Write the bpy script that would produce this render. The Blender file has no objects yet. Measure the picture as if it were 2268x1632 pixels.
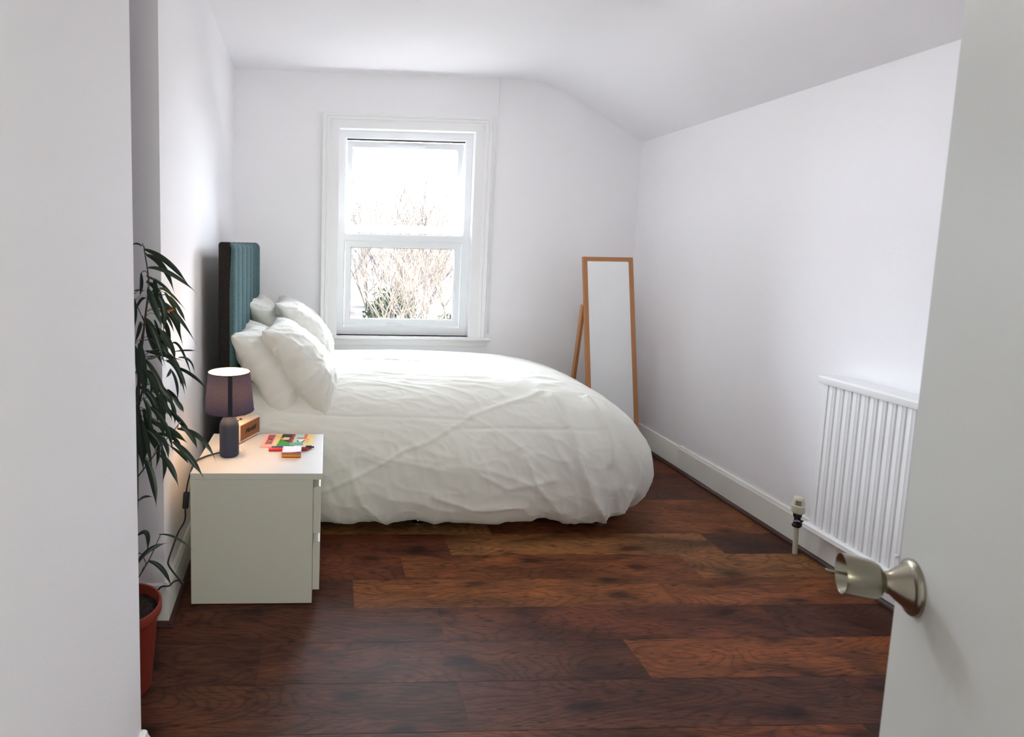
import bpy, bmesh, math, random
import numpy as np
from mathutils import Vector, Matrix, noise, Euler
random.seed(11)
sc = bpy.context.scene
COL = sc.collection
PI = math.pi

# ------------------------------------------------------------------ camera
cam_d = bpy.data.cameras.new('camera')
cam = bpy.data.objects.new('camera', cam_d)
COL.objects.link(cam)
sc.camera = cam
FPX, CX, CY = 1290.0, 785.4, 669.8
def cam_axes(y, p, r):
    cy, sy, cp, sp, cr, sr = math.cos(y), math.sin(y), math.cos(p), math.sin(p), math.cos(r), math.sin(r)
    B = np.array([[1, 0, 0], [0, 0, -1.], [0, 1, 0]])
    Ry = np.array([[cy, 0, -sy], [0, 1, 0], [sy, 0, cy]])
    Rx = np.array([[1, 0, 0], [0, cp, -sp], [0, sp, cp]])
    Rz = np.array([[cr, -sr, 0], [sr, cr, 0], [0, 0, 1]])
    return Rz @ Rx @ Ry @ B
Mx = cam_axes(math.radians(2.75), math.radians(5.63), math.radians(1.18))
rt, up, bk = Mx[0], -Mx[1], -Mx[2]
cam.matrix_world = Matrix(((rt[0], up[0], bk[0], 0), (rt[1], up[1], bk[1], 0), (rt[2], up[2], bk[2], 1.45), (0, 0, 0, 1)))
cam_d.sensor_fit = 'HORIZONTAL'
cam_d.sensor_width = 36.0
cam_d.lens = 36.0 * FPX / 2268
cam_d.shift_x = (1134 - CX) / 2268
cam_d.shift_y = -(816 - CY) / 2268
cam_d.clip_start = 0.02
cam_d.dof.use_dof = True
cam_d.dof.focus_distance = 3.0
cam_d.dof.aperture_fstop = 5.6
sc.cycles.max_bounces = 18; sc.cycles.diffuse_bounces = 12; sc.cycles.glossy_bounces = 4; sc.cycles.transmission_bounces = 8; sc.cycles.transparent_max_bounces = 12

# ------------------------------------------------------------------ world, sun, lights, exposure
sc.view_settings.view_transform = 'Standard'
sc.view_settings.look = 'None'
sc.view_settings.gamma = 1.0
sc.view_settings.use_curve_mapping = False
sc.view_settings.exposure = 0.97
w = bpy.data.worlds.new('sky'); sc.world = w
w.use_nodes = True
bgn = w.node_tree.nodes['Background']
bgn.inputs[0].default_value = (0.84, 0.89, 1.0, 1)
bgn.inputs[1].default_value = 18.5

def light(name, kind, loc, energy, color, rot=None, **k):
    d = bpy.data.lights.new(name, kind); d.energy = energy; d.color = color
    for a, v in k.items(): setattr(d, a, v)
    o = bpy.data.objects.new(name, d); COL.objects.link(o); o.location = loc
    if rot: o.rotation_euler = rot
    return o
# low winter sun from behind the house, falls only on the garden
light('sun', 'SUN', (0, -5, 9), 70.0, (1.0, 0.97, 0.93), (math.radians(48), 0, math.radians(75)), angle=0.01)
portal = light('window_portal', 'AREA', (0.583, 4.62, 1.53), 1.0, (1, 1, 1), (math.radians(-90), 0, 0), shape='RECTANGLE', size=1.05, size_y=1.6)
portal.data.cycles.is_portal = True
# unseen fill light added in the hallway behind the camera
light('hall_fill_light', 'AREA', (0.1, -1.42, 1.65), 14.5, (0.97, 1.0, 0.84), (math.radians(90), 0, 0), shape='DISK', size=0.7)

# ceiling lamp of the bedroom, just above the frame
light('bedroom_ceiling_lamp', 'POINT', (0.98, 2.30, 2.52), 2.5, (1.0, 0.975, 0.95), None, shadow_soft_size=0.12)
light('recessed_downlight', 'AREA', (1.15, 2.93, 2.685), 3.2, (1.0, 0.985, 0.96), (0, 0, 0), shape='DISK', size=0.28)

# ------------------------------------------------------------------ helpers
def tag(o, label=None, cat=None, group=None, kind=None):
    if label: o['label'] = label
    if cat: o['category'] = cat
    if group: o['group'] = group
    if kind: o['kind'] = kind
    return o
def empty(name, loc, label, cat, group=None):
    o = bpy.data.objects.new(name, None); COL.objects.link(o); o.location = loc
    o.empty_display_size = .05
    return tag(o, label, cat, group)
def link(name, me, mats, parent=None, smooth=False, autosmooth=None, label=None):
    o = bpy.data.objects.new(name, me); COL.objects.link(o)
    for m in (mats if isinstance(mats, (list, tuple)) else [mats]):
        me.materials.append(m)
    if parent is not None:
        o.parent = parent
        pw = parent_world(parent)
        o.matrix_parent_inverse = pw.inverted()
    if smooth:
        for p in me.polygons: p.use_smooth = True
    if autosmooth:
        for p in me.polygons: p.use_smooth = True
        me.set_sharp_from_angle(angle=math.radians(autosmooth))
    if label: o['label'] = label
    return o
def parent_world(p):
    m = Matrix.LocRotScale(p.location, p.rotation_euler, p.scale)
    if p.parent: m = parent_world(p.parent) @ p.matrix_parent_inverse @ m
    return m
def obj(name, bm, mats, parent=None, **k):
    me = bpy.data.meshes.new(name); bm.normal_update(); bm.to_mesh(me); bm.free()
    return link(name, me, mats, parent, **k)
def box(bm, x0, x1, y0, y1, z0, z1, bev=0.0, seg=2, mi=0, M=None):
    old = set(bm.faces)
    r = bmesh.ops.create_cube(bm, size=1)
    vs = r['verts']
    for v in vs:
        v.co = Vector(((x0 + x1) / 2 + v.co.x * (x1 - x0), (y0 + y1) / 2 + v.co.y * (y1 - y0), (z0 + z1) / 2 + v.co.z * (z1 - z0)))
    if bev > 0:
        es = list({e for v in vs for e in v.link_edges})
        bmesh.ops.bevel(bm, geom=es, offset=bev, segments=seg, profile=.5, affect='EDGES')
    fs = [f for f in bm.faces if f not in old]
    vs = list({v for f in fs for v in f.verts})
    for f in fs: f.material_index = mi
    if M is not None:
        for v in vs: v.co = M @ v.co
    return vs
def prism(bm, pts, a0, a1, axis='y', mi=0):
    """pts: outline in the other two axes, extruded along axis"""
    def P(p, a):
        if axis == 'y': return Vector((p[0], a, p[1]))
        if axis == 'x': return Vector((a, p[0], p[1]))
        return Vector((p[0], p[1], a))
    A = [bm.verts.new(P(p, a0)) for p in pts]; B = [bm.verts.new(P(p, a1)) for p in pts]
    n = len(pts); fs = []
    for i in range(n):
        fs.append(bm.faces.new((A[i], A[(i + 1) % n], B[(i + 1) % n], B[i])))
    fs.append(bm.faces.new(A[::-1])); fs.append(bm.faces.new(B))
    for f in fs: f.material_index = mi
    bmesh.ops.recalc_face_normals(bm, faces=fs)
    return A + B
def lathe(bm, prof, n=48, M=None, mi=0, close=False):
    rings = []
    for r, z in prof:
        if r < 1e-6: rings.append([bm.verts.new((0, 0, z))])
        else: rings.append([bm.verts.new((r * math.cos(2 * PI * i / n), r * math.sin(2 * PI * i / n), z)) for i in range(n)])
    fs = []
    for a, b in zip(rings, rings[1:]):
        for i in range(n):
            j = (i + 1) % n
            q = [a[i % len(a)], a[j % len(a)], b[j % len(b)], b[i % len(b)]]
            u = []
            for v in q:
                if v not in u: u.append(v)
            if len(u) > 2: fs.append(bm.faces.new(u))
    bmesh.ops.recalc_face_normals(bm, faces=fs)
    for f in fs: f.material_index = mi
    if M is not None:
        for ring in rings:
            for v in ring: v.co = M @ v.co
    return rings
def spline(pts, k=8):
    P = [Vector(p) for p in pts]
    if len(P) < 3:
        return [P[0].lerp(P[-1], i / k) for i in range(k + 1)]
    Q = [2 * P[0] - P[1]] + P + [2 * P[-1] - P[-2]]
    out = []
    for i in range(1, len(Q) - 2):
        for j in range(k):
            t = j / k
            out.append(.5 * ((2 * Q[i]) + (-Q[i - 1] + Q[i + 1]) * t + (2 * Q[i - 1] - 5 * Q[i] + 4 * Q[i + 1] - Q[i + 2]) * t * t + (-Q[i - 1] + 3 * Q[i] - 3 * Q[i + 1] + Q[i + 2]) * t ** 3))
    out.append(P[-1]); return out
def tube(bm, pts, r0, r1=None, n=8, k=8, smooth=True, mi=0):
    P = spline(pts, k) if smooth else [Vector(p) for p in pts]
    r1 = r0 if r1 is None else r1
    rings = []; a = None
    for i, p in enumerate(P):
        t = (P[min(i + 1, len(P) - 1)] - P[max(i - 1, 0)]).normalized()
        if a is None:
            a = t.cross(Vector((0.3, 0.2, 1)))
            if a.length < 1e-3: a = t.cross(Vector((1, 0, 0)))
        a = (a - t * a.dot(t)).normalized(); b = a.cross(t)
        r = r0 + (r1 - r0) * i / (len(P) - 1)
        rings.append([bm.verts.new(p + a * r * math.cos(2 * PI * j / n) + b * r * math.sin(2 * PI * j / n)) for j in range(n)])
    for A, B in zip(rings, rings[1:]):
        for j in range(n):
            f = bm.faces.new((A[j], A[(j + 1) % n], B[(j + 1) % n], B[j])); f.material_index = mi
    bm.faces.new(rings[0][::-1]).material_index = mi; bm.faces.new(rings[-1]).material_index = mi
def text_mesh(body, size, extrude, M, shear=0.0, space=1.0, bold=0.0):
    c = bpy.data.curves.new('lettering', 'FONT'); c.body = body; c.size = size; c.extrude = extrude
    c.shear = shear; c.space_character = space; c.offset = bold; c.resolution_u = 3
    c.align_x = 'CENTER'; c.align_y = 'CENTER'
    o = bpy.data.objects.new('lettering', c); COL.objects.link(o)
    dg = bpy.context.evaluated_depsgraph_get()
    me = bpy.data.meshes.new_from_object(o.evaluated_get(dg))
    bpy.data.objects.remove(o); bpy.data.curves.remove(c)
    me.transform(M)
    return me
def grid_mesh(name, P, wrap_u=False, cap=None):
    """P: array (nu, nv, 3)"""
    nu, nv = P.shape[:2]
    me = bpy.data.meshes.new(name)
    idx = np.arange(nu * nv).reshape(nu, nv)
    F = []
    for i in range(nu if wrap_u else nu - 1):
        a = idx[i]; b = idx[(i + 1) % nu]
        for j in range(nv - 1): F.append((a[j], b[j], b[j + 1], a[j + 1]))
    me.from_pydata(P.reshape(-1, 3).tolist(), [], [tuple(map(int, f)) for f in F]); me.update()
    return me

# ------------------------------------------------------------------ materials
def s2l(c):
    return tuple((x / 255 / 12.92) if x / 255 <= .04045 else ((x / 255 + .055) / 1.055) ** 2.4 for x in c) + (1,)
def mat(name, col, rough=.6, metal=0.0, bump=None, spec=.5, vary=None, sheen=0.0):
    m = bpy.data.materials.new(name); m.use_nodes = True
    nt = m.node_tree; b = nt.nodes['Principled BSDF']
    b.inputs['Base Color'].default_value = s2l(col) if max(col) > 1 else tuple(col) + (1,)
    b.inputs['Roughness'].default_value = rough; b.inputs['Metallic'].default_value = metal
    b.inputs['Specular IOR Level'].default_value = spec
    if sheen: b.inputs['Sheen Weight'].default_value = sheen
    tc = nt.nodes.new('ShaderNodeTexCoord')
    if vary:
        sc_, amt = vary
        n = nt.nodes.new('ShaderNodeTexNoise'); n.inputs['Scale'].default_value = sc_; n.inputs['Detail'].default_value = 5
        nt.links.new(tc.outputs['Object'], n.inputs['Vector'])
        h = nt.nodes.new('ShaderNodeHueSaturation'); h.inputs['Color'].default_value = b.inputs['Base Color'].default_value
        mr = nt.nodes.new('ShaderNodeMapRange'); mr.inputs['To Min'].default_value = 1 - amt; mr.inputs['To Max'].default_value = 1 + amt
        nt.links.new(n.outputs['Fac'], mr.inputs['Value']); nt.links.new(mr.outputs[0], h.inputs['Value'])
        nt.links.new(h.outputs[0], b.inputs['Base Color'])
    if bump:
        prev = None
        for sc_, st, det in (bump if isinstance(bump, list) else [bump]):
            n = nt.nodes.new('ShaderNodeTexNoise'); n.inputs['Scale'].default_value = sc_; n.inputs['Detail'].default_value = det
            nt.links.new(tc.outputs['Object'], n.inputs['Vector'])
            bp = nt.nodes.new('ShaderNodeBump'); bp.inputs['Strength'].default_value = st; bp.inputs['Distance'].default_value = .01
            nt.links.new(n.outputs['Fac'], bp.inputs['Height'])
            if prev: nt.links.new(prev.outputs[0], bp.inputs['Normal'])
            prev = bp
        nt.links.new(prev.outputs[0], b.inputs['Normal'])
    return m
M_wall = mat('white_wall_paint', (0.892, 0.884, 0.908), .75, bump=[(3, .12, 3), (160, .05, 3)], spec=.25)
M_ceil = mat('white_ceiling_paint', (0.892, 0.885, 0.908), .85, bump=[(2, .12, 3)], spec=.2)
M_gloss = mat('white_gloss_paint', (0.87, 0.87, 0.88), .38, bump=[(12, .05, 2)])
M_skirt = mat('off_white_skirting_paint', (0.82, 0.825, 0.78), .45, bump=[(14, .06, 2)], vary=(6, .03))
M_upvc = mat('white_window_plastic', (0.84, 0.86, 0.88), .28)
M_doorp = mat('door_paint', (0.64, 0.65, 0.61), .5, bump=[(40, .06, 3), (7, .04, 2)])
M_bead = mat('brown_floor_bead', s2l((66, 40, 34))[:3], .45, vary=(20, .2))
M_cabinet = mat('cream_laminate', (0.60, 0.595, 0.52), .42, bump=(300, .02, 2))
M_cabtop = mat('white_laminate_top', (0.66, 0.655, 0.65), .38)
M_black = mat('black_fabric_base', (0.012, 0.012, 0.013), .85)
M_chrome = mat('chrome', (0.8, 0.8, 0.8), .12, 1.0)
M_nickel = mat('worn_satin_nickel', s2l((158, 152, 136))[:3], .26, 1.0, bump=(30, .03, 2), vary=(25, .12))
M_brown = mat('oak_veneer', s2l((176, 122, 78))[:3], .5, vary=(9, .10))
M_rad = mat('radiator_enamel', (0.80, 0.80, 0.80), .35)
M_valvew = mat('aged_ivory_plastic', s2l((205, 203, 182))[:3], .45)
M_valved = mat('dark_valve_metal', s2l((70, 68, 72))[:3], .35, .8)
M_cable = mat('black_rubber_cord', (0.012, 0.012, 0.012), .5)
M_lampbase = mat('matte_navy_grey_ceramic', s2l((42, 49, 70))[:3], .62, bump=(400, .03, 2), vary=(200, .1))
M_seam = mat('dark_navy_band', (0.008, 0.010, 0.022), .8)
M_pot = mat('terracotta_plastic', s2l((128, 46, 30))[:3], .5, vary=(8, .1))
M_soil = mat('potting_soil', (0.02, 0.014, 0.01), .95, bump=(60, 1.0, 4), vary=(140, .8))
M_leaf = mat('dark_green_leaf', s2l((24, 43, 26))[:3], .40, vary=(4, .35))
M_leafy = mat('yellow_orange_leaf', s2l((205, 120, 40))[:3], .45)
M_leafo = mat('olive_leaf', s2l((80, 84, 36))[:3], .4)
M_stem = mat('brown_green_stem', s2l((64, 56, 38))[:3], .7, vary=(30, .25))

def cotton(name, col, wr):
    m = mat(name, col, .88, spec=.2, sheen=.15)
    nt = m.node_tree; b = nt.nodes['Principled BSDF']
    tc = nt.nodes.new('ShaderNodeTexCoord')
    mp = nt.nodes.new('ShaderNodeMapping'); mp.inputs['Scale'].default_value = (1.0, 2.0, 1.4)
    nt.links.new(tc.outputs['Object'], mp.inputs[0])
    n = nt.nodes.new('ShaderNodeTexNoise'); n.inputs['Scale'].default_value = 5.5; n.inputs['Detail'].default_value = 5; n.inputs['Roughness'].default_value = .5; n.inputs['Distortion'].default_value = 1.3
    nt.links.new(mp.outputs[0], n.inputs[0])
    try: n.noise_type = 'RIDGED_MULTIFRACTAL'
    except Exception: pass
    b1 = nt.nodes.new('ShaderNodeBump'); b1.inputs['Strength'].default_value = wr; b1.inputs['Distance'].default_value = .006
    nt.links.new(n.outputs[0], b1.inputs['Height'])
    n2 = nt.nodes.new('ShaderNodeTexNoise'); n2.inputs['Scale'].default_value = 420; n2.inputs['Detail'].default_value = 2
    nt.links.new(tc.outputs['Object'], n2.inputs[0])
    b2 = nt.nodes.new('ShaderNodeBump'); b2.inputs['Strength'].default_value = .06; b2.inputs['Distance'].default_value = .002
    nt.links.new(n2.outputs[0], b2.inputs['Height']); nt.links.new(b1.outputs[0], b2.inputs['Normal'])
    nt.links.new(b2.outputs[0], b.inputs['Normal'])
    return m
M_duvet = cotton('white_cotton_duvet', (0.74, 0.74, 0.685), .7)
M_pillow = cotton('white_cotton_pillowcase', (0.74, 0.735, 0.69), .8)

def fabric(name, col, dark):
    m = mat(name, col, .9, spec=.15)
    nt = m.node_tree; b = nt.nodes['Principled BSDF']; tc = nt.nodes.new('ShaderNodeTexCoord')
    mp = nt.nodes.new('ShaderNodeMapping'); mp.inputs['Scale'].default_value = (1, 1, .25)
    nt.links.new(tc.outputs['Object'], mp.inputs[0])
    n = nt.nodes.new('ShaderNodeTexNoise'); n.inputs['Scale'].default_value = 260; n.inputs['Detail'].default_value = 3
    nt.links.new(mp.outputs[0], n.inputs[0])
    r = nt.nodes.new('ShaderNodeValToRGB'); r.color_ramp.elements[0].position = .3; r.color_ramp.elements[1].position = .7
    r.color_ramp.elements[0].color = tuple(dark) + (1,); r.color_ramp.elements[1].color = tuple(col) + (1,)
    nt.links.new(n.outputs[0], r.inputs[0]); nt.links.new(r.outputs[0], b.inputs['Base Color'])
    bp = nt.nodes.new('ShaderNodeBump'); bp.inputs['Strength'].default_value = .3; bp.inputs['Distance'].default_value = .002
    nt.links.new(n.outputs[0], bp.inputs['Height']); nt.links.new(bp.outputs[0], b.inputs['Normal'])
    return m
M_teal = fabric('teal_headboard_weave', s2l((84, 110, 112))[:3], s2l((62, 86, 90))[:3])
M_shaded = fabric('shaded_headboard_weave', s2l((47, 43, 40))[:3], s2l((32, 29, 28))[:3])  # headboard side weave, its shade painted in as a dark tone

def glass_mat():
    m = bpy.data.materials.new('window_glass'); m.use_nodes = True; nt = m.node_tree; nt.nodes.clear()
    o = nt.nodes.new('ShaderNodeOutputMaterial'); mx = nt.nodes.new('ShaderNodeMixShader')
    t = nt.nodes.new('ShaderNodeBsdfTransparent'); g = nt.nodes.new('ShaderNodeBsdfGlossy'); g.inputs['Roughness'].default_value = .02
    t.inputs[0].default_value = (.96, .98, .97, 1)
    f = nt.nodes.new('ShaderNodeFresnel'); f.inputs[0].default_value = 1.45
    nt.links.new(f.outputs[0], mx.inputs[0]); nt.links.new(t.outputs[0], mx.inputs[1]); nt.links.new(g.outputs[0], mx.inputs[2])
    nt.links.new(mx.outputs[0], o.inputs[0]); return m
M_glass = glass_mat()
M_mirror = mat('mirror_glass', (0.92, 0.94, 0.93), .01, 1.0)

def shade_mat(name, col, trans, f):
    m = bpy.data.materials.new(name); m.use_nodes = True; nt = m.node_tree; nt.nodes.clear()
    o = nt.nodes.new('ShaderNodeOutputMaterial'); mx = nt.nodes.new('ShaderNodeMixShader'); mx.inputs[0].default_value = f
    d = nt.nodes.new('ShaderNodeBsdfDiffuse'); d.inputs[0].default_value = tuple(col) + (1,)
    t = nt.nodes.new('ShaderNodeBsdfTranslucent')
    n = nt.nodes.new('ShaderNodeTexNoise'); n.inputs['Scale'].default_value = 500; n.inputs['Detail'].default_value = 2
    tc = nt.nodes.new('ShaderNodeTexCoord'); nt.links.new(tc.outputs['Object'], n.inputs[0])
    r = nt.nodes.new('ShaderNodeValToRGB'); r.color_ramp.elements[0].position = .35; r.color_ramp.elements[1].position = .65
    r.color_ramp.elements[0].color = tuple(c * .45 for c in trans) + (1,); r.color_ramp.elements[1].color = tuple(trans) + (1,)
    nt.links.new(n.outputs[0], r.inputs[0]); nt.links.new(r.outputs[0], t.inputs[0])
    nt.links.new(d.outputs[0], mx.inputs[1]); nt.links.new(t.outputs[0], mx.inputs[2]); nt.links.new(mx.outputs[0], o.inputs[0])
    return m
M_shade = shade_mat('navy_shade_cloth', s2l((28, 44, 88))[:3], (0.38, 0.36, 0.38), .17)
M_lining = shade_mat('white_shade_lining', (.85, .84, .8), (.9, .85, .8), .3)

def wood_floor():
    m = bpy.data.materials.new('dark_oak_laminate'); m.use_nodes = True; nt = m.node_tree; b = nt.nodes['Principled BSDF']
    N = nt.nodes.new; L = nt.links.new
    tc = N('ShaderNodeTexCoord'); at = N('ShaderNodeAttribute'); at.attribute_name = 'plank'
    # at.Color: r = tone, g,b = offsets
    sep = N('ShaderNodeSeparateColor'); L(at.outputs['Color'], sep.inputs[0])
    off = N('ShaderNodeVectorMath'); off.operation = 'SCALE'; off.inputs['Scale'].default_value = 37.0; L(at.outputs['Color'], off.inputs[0])
    add = N('ShaderNodeVectorMath'); add.operation = 'ADD'; L(tc.outputs['Object'], add.inputs[0]); L(off.outputs[0], add.inputs[1])
    def noise_(scale, vec, det=4, rough=.55, dist=0.0):
        mp = N('ShaderNodeMapping'); mp.inputs['Scale'].default_value = vec; L(add.outputs[0], mp.inputs[0])
        n = N('ShaderNodeTexNoise'); n.inputs['Scale'].default_value = scale; n.inputs['Detail'].default_value = det
        n.inputs['Roughness'].default_value = rough; n.inputs['Distortion'].default_value = dist
        L(mp.outputs[0], n.inputs[0]); return n
    def ramp(src, stops):
        r = N('ShaderNodeValToRGB'); e = r.color_ramp.elements
        while len(e) < len(stops): e.new(.5)
        for el, (p, c) in zip(e, stops): el.position = p; el.color = c
        L(src, r.inputs[0]); return r
    def mix(kind, f, a, bb):
        x = N('ShaderNodeMix'); x.data_type = 'RGBA'; x.blend_type = kind
        if isinstance(f, float): x.inputs[0].default_value = f
        else: L(f, x.inputs[0])
        L(a, x.inputs[6]); L(bb, x.inputs[7]); return x.outputs[2]
    base = ramp(sep.outputs[0], [(0.0, s2l((80, 48, 37))), (.35, s2l((108, 57, 35))), (.65, s2l((126, 75, 43))), (1.0, s2l((136, 98, 60)))])
    big = noise_(2.2, (1, 3.2, 1), 3, .5, .6)
    c1 = mix('MULTIPLY', 1.0, base.outputs[0], ramp(big.outputs[0], [(.3, (.42, .38, .38, 1)), (.52, (.95, .92, .9, 1)), (.75, (1.45, 1.35, 1.2, 1))]).outputs[0])
    # cathedral grain: rings of a distorted field
    fld = noise_(1.1, (1, 3.5, 1), 2, .4, .3)
    ml = N('ShaderNodeMath'); ml.operation = 'MULTIPLY'; ml.inputs[1].default_value = 34; L(fld.outputs[0], ml.inputs[0])
    fr = N('ShaderNodeMath'); fr.operation = 'PINGPONG'; fr.inputs[1].default_value = .5; L(ml.outputs[0], fr.inputs[0])
    c2 = mix('MULTIPLY', .8, c1, ramp(fr.outputs[0], [(0.0, (.50, .45, .45, 1)), (.16, (.95, .95, .95, 1)), (.5, (1.08, 1.08, 1.08, 1))]).outputs[0])
    fine = noise_(8.0, (2.4, 42, 1), 7, .7, .1)
    c3 = mix('MULTIPLY', .85, c2, ramp(fine.outputs[0], [(.40, (.26, .23, .23, 1)), (.48, (.95, .95, .95, 1)), (.62, (1.3, 1.27, 1.22, 1))]).outputs[0])
    mid = noise_(7.0, (1.3, 9, 1), 6, .65, .8)
    c3 = mix('MULTIPLY', .6, c3, ramp(mid.outputs[0], [(.36, (.50, .46, .46, 1)), (.47, (.92, .9, .9, 1)), (.62, (1.18, 1.15, 1.1, 1))]).outputs[0])
    # knots
    mpk = N('ShaderNodeMapping'); mpk.inputs['Scale'].default_value = (1.9, 4.2, 1); L(add.outputs[0], mpk.inputs[0])
    nd = N('ShaderNodeTexNoise'); nd.inputs['Scale'].default_value = 5; L(add.outputs[0], nd.inputs[0])
    mv = N('ShaderNodeVectorMath'); mv.operation = 'SCALE'; mv.inputs['Scale'].default_value = .28; L(nd.outputs[1], mv.inputs[0])
    av = N('ShaderNodeVectorMath'); av.operation = 'ADD'; L(mpk.outputs[0], av.inputs[0]); L(mv.outputs[0], av.inputs[1])
    vo = N('ShaderNodeTexVoronoi'); vo.voronoi_dimensions = '2D'; vo.inputs['Scale'].default_value = 1.0; L(av.outputs[0], vo.inputs[0])
    c4 = mix('MULTIPLY', 1.0, c3, ramp(vo.outputs[0], [(.0, (.25, .24, .26, 1)), (.05, (.32, .3, .3, 1)), (.13, (.85, .82, .82, 1)), (.22, (1, 1, 1, 1))]).outputs[0])
    mpd = N('ShaderNodeMapping'); mpd.inputs['Scale'].default_value = (4.0, 17.0, 1); L(add.outputs[0], mpd.inputs[0])
    vd = N('ShaderNodeTexVoronoi'); vd.voronoi_dimensions = '2D'; vd.inputs['Scale'].default_value = 1.0; L(mpd.outputs[0], vd.inputs[0])
    c4 = mix('MULTIPLY', 1.0, c4, ramp(vd.outputs[0], [(.0, (.15, .14, .14, 1)), (.035, (.35, .32, .32, 1)), (.08, (1, 1, 1, 1))]).outputs[0])
    L(c4, b.inputs['Base Color'])
    rr = N('ShaderNodeMapRange'); rr.inputs['To Min'].default_value = .38; rr.inputs['To Max'].default_value = .55
    L(fine.outputs[0], rr.inputs[0]); L(rr.outputs[0], b.inputs['Roughness'])
    bp = N('ShaderNodeBump'); bp.inputs['Strength'].default_value = .35; bp.inputs['Distance'].default_value = .002
    L(fine.outputs[0], bp.inputs['Height']); L(bp.outputs[0], b.inputs['Normal'])
    b.inputs['Specular IOR Level'].default_value = .22
    return m
M_floor = wood_floor()
# ================================================================== SETTING
XW, YW = 2.37, 4.41          # right wall, window wall
WX0, WX1, WZ0, WZ1 = 0.077, 1.089, 0.762, 2.306   # window hole
# floor: laminate planks 0.20 m wide laid along x, 1.34 m long
bm = bmesh.new(); cl = bm.loops.layers.color.new('plank')
OFF = {11: .13, 10: .462, 9: 1.128, 8: .455}
TONE = {(11, .13): .62, (10, .462): .5, (9, 1.128): .78, (8, .455): .22, (9, 1.128 - 1.34): .3, (8, .455 - 1.34): .15, (11, .13 - 1.34): .2,
        (11, 1.47): .8, (10, .462 - 1.34): .35, (10, 1.802): .3, (8, 1.795): .4}
TONE.update({(11, .13): .85, (12, 0): .3})
for row in range(-8, 23):
    y0 = row * .2; o = OFF.get(row, random.uniform(0, 1.34)); x = o - 1.34 * 3
    while x < 2.6:
        a, b_ = max(x, -1.6), min(x + 1.34, 2.6)
        if b_ > a + .02:
            tone = random.random()
            for (r_, xx), t_ in TONE.items():
                if r_ == row and abs(xx - x) < .03: tone = t_
            g = .0006
            vs = [bm.verts.new(p) for p in ((a + g, y0 + g, 0), (b_ - g, y0 + g, 0), (b_ - g, y0 + .2 - g, 0), (a + g, y0 + .2 - g, 0))]
            f = bm.faces.new(vs); f.material_index = 0
            c = (tone, random.random(), random.random(), 1)
            for l in f.loops: l[cl] = c
        x += 1.34
box(bm, -1.7, 2.7, -1.6, 4.6, -.12, -.002, mi=1)
tag(obj('floor', bm, [M_floor, M_bead]), kind='structure')

# ceiling: flat, then bending down in a soft curve to the right wall
bm = bmesh.new()
p = [(-1.45, 2.702), (1.42, 2.702)]
A0, A1, A2 = Vector((1.42, 2.702)), Vector((1.60, 2.70)), Vector((1.78, 2.60))
for i in range(1, 13):
    t = i / 12; q = A0.lerp(A1, t).lerp(A1.lerp(A2, t), t); p.append((q.x, q.y))
p += [(2.38, 2.262), (2.6, 2.15), (2.6, 3.0), (-1.45, 3.0)]
prism(bm, p, -1.6, YW + .05, 'y')
tag(obj('ceiling', bm, M_ceil, autosmooth=20), kind='structure')

bm = bmesh.new()   # window wall with its opening
for (x0, x1, z0, z1) in ((-1.45, WX0, -.1, 2.9), (WX1, 2.6, -.1, 2.9), (WX0, WX1, -.1, WZ0), (WX0, WX1, WZ1, 2.9)):
    box(bm, x0, x1, YW, YW + .24, z0, z1)
bmesh.ops.remove_doubles(bm, verts=bm.verts, dist=1e-5)
tag(obj('wall_back', bm, M_wall), kind='structure')
bm = bmesh.new(); box(bm, XW, XW + .2, -.1, YW + .1, -.1, 2.5)
tag(obj('wall_right', bm, M_wall), kind='structure')
bm = bmesh.new()   # chimney breast
prism(bm, [(-1.45, 2.125), (-.597, 2.125), (-.70, YW + .05), (-1.45, YW + .05)], -.1, 2.85, 'z')
tag(obj('wall_chimney', bm, M_wall), kind='structure')
bm = bmesh.new(); box(bm, -1.45, -1.30, -.1, 2.2, -.1, 2.85)
tag(obj('wall_left', bm, M_wall), kind='structure')
bm = bmesh.new(); box(bm, -.62, -.479, -.1, 1.47, -.1, 2.85, .004, 2)
tag(obj('wall_entry', bm, M_wall), kind='structure')
bm = bmesh.new()   # wall with the doorway the picture is taken through
box(bm, .53, XW + .1, -.10, -.02, -.1, 2.85); box(bm, -1.4, .53, -.10, -.02, 2.03, 2.85); box(bm, -1.4, -.55, -.10, -.02, -.1, 2.85)
tag(obj('wall_near', bm, M_wall), kind='structure')
bm = bmesh.new()   # hallway behind the camera
box(bm, -1.45, 2.5, -1.62, -1.5, -.1, 2.85); box(bm, -1.45, -1.30, -1.6, 0, -.1, 2.85); box(bm, 1.5, 1.62, -1.6, -.05, -.1, 2.85)
tag(obj('wall_hall', bm, M_wall), kind='structure')

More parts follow.
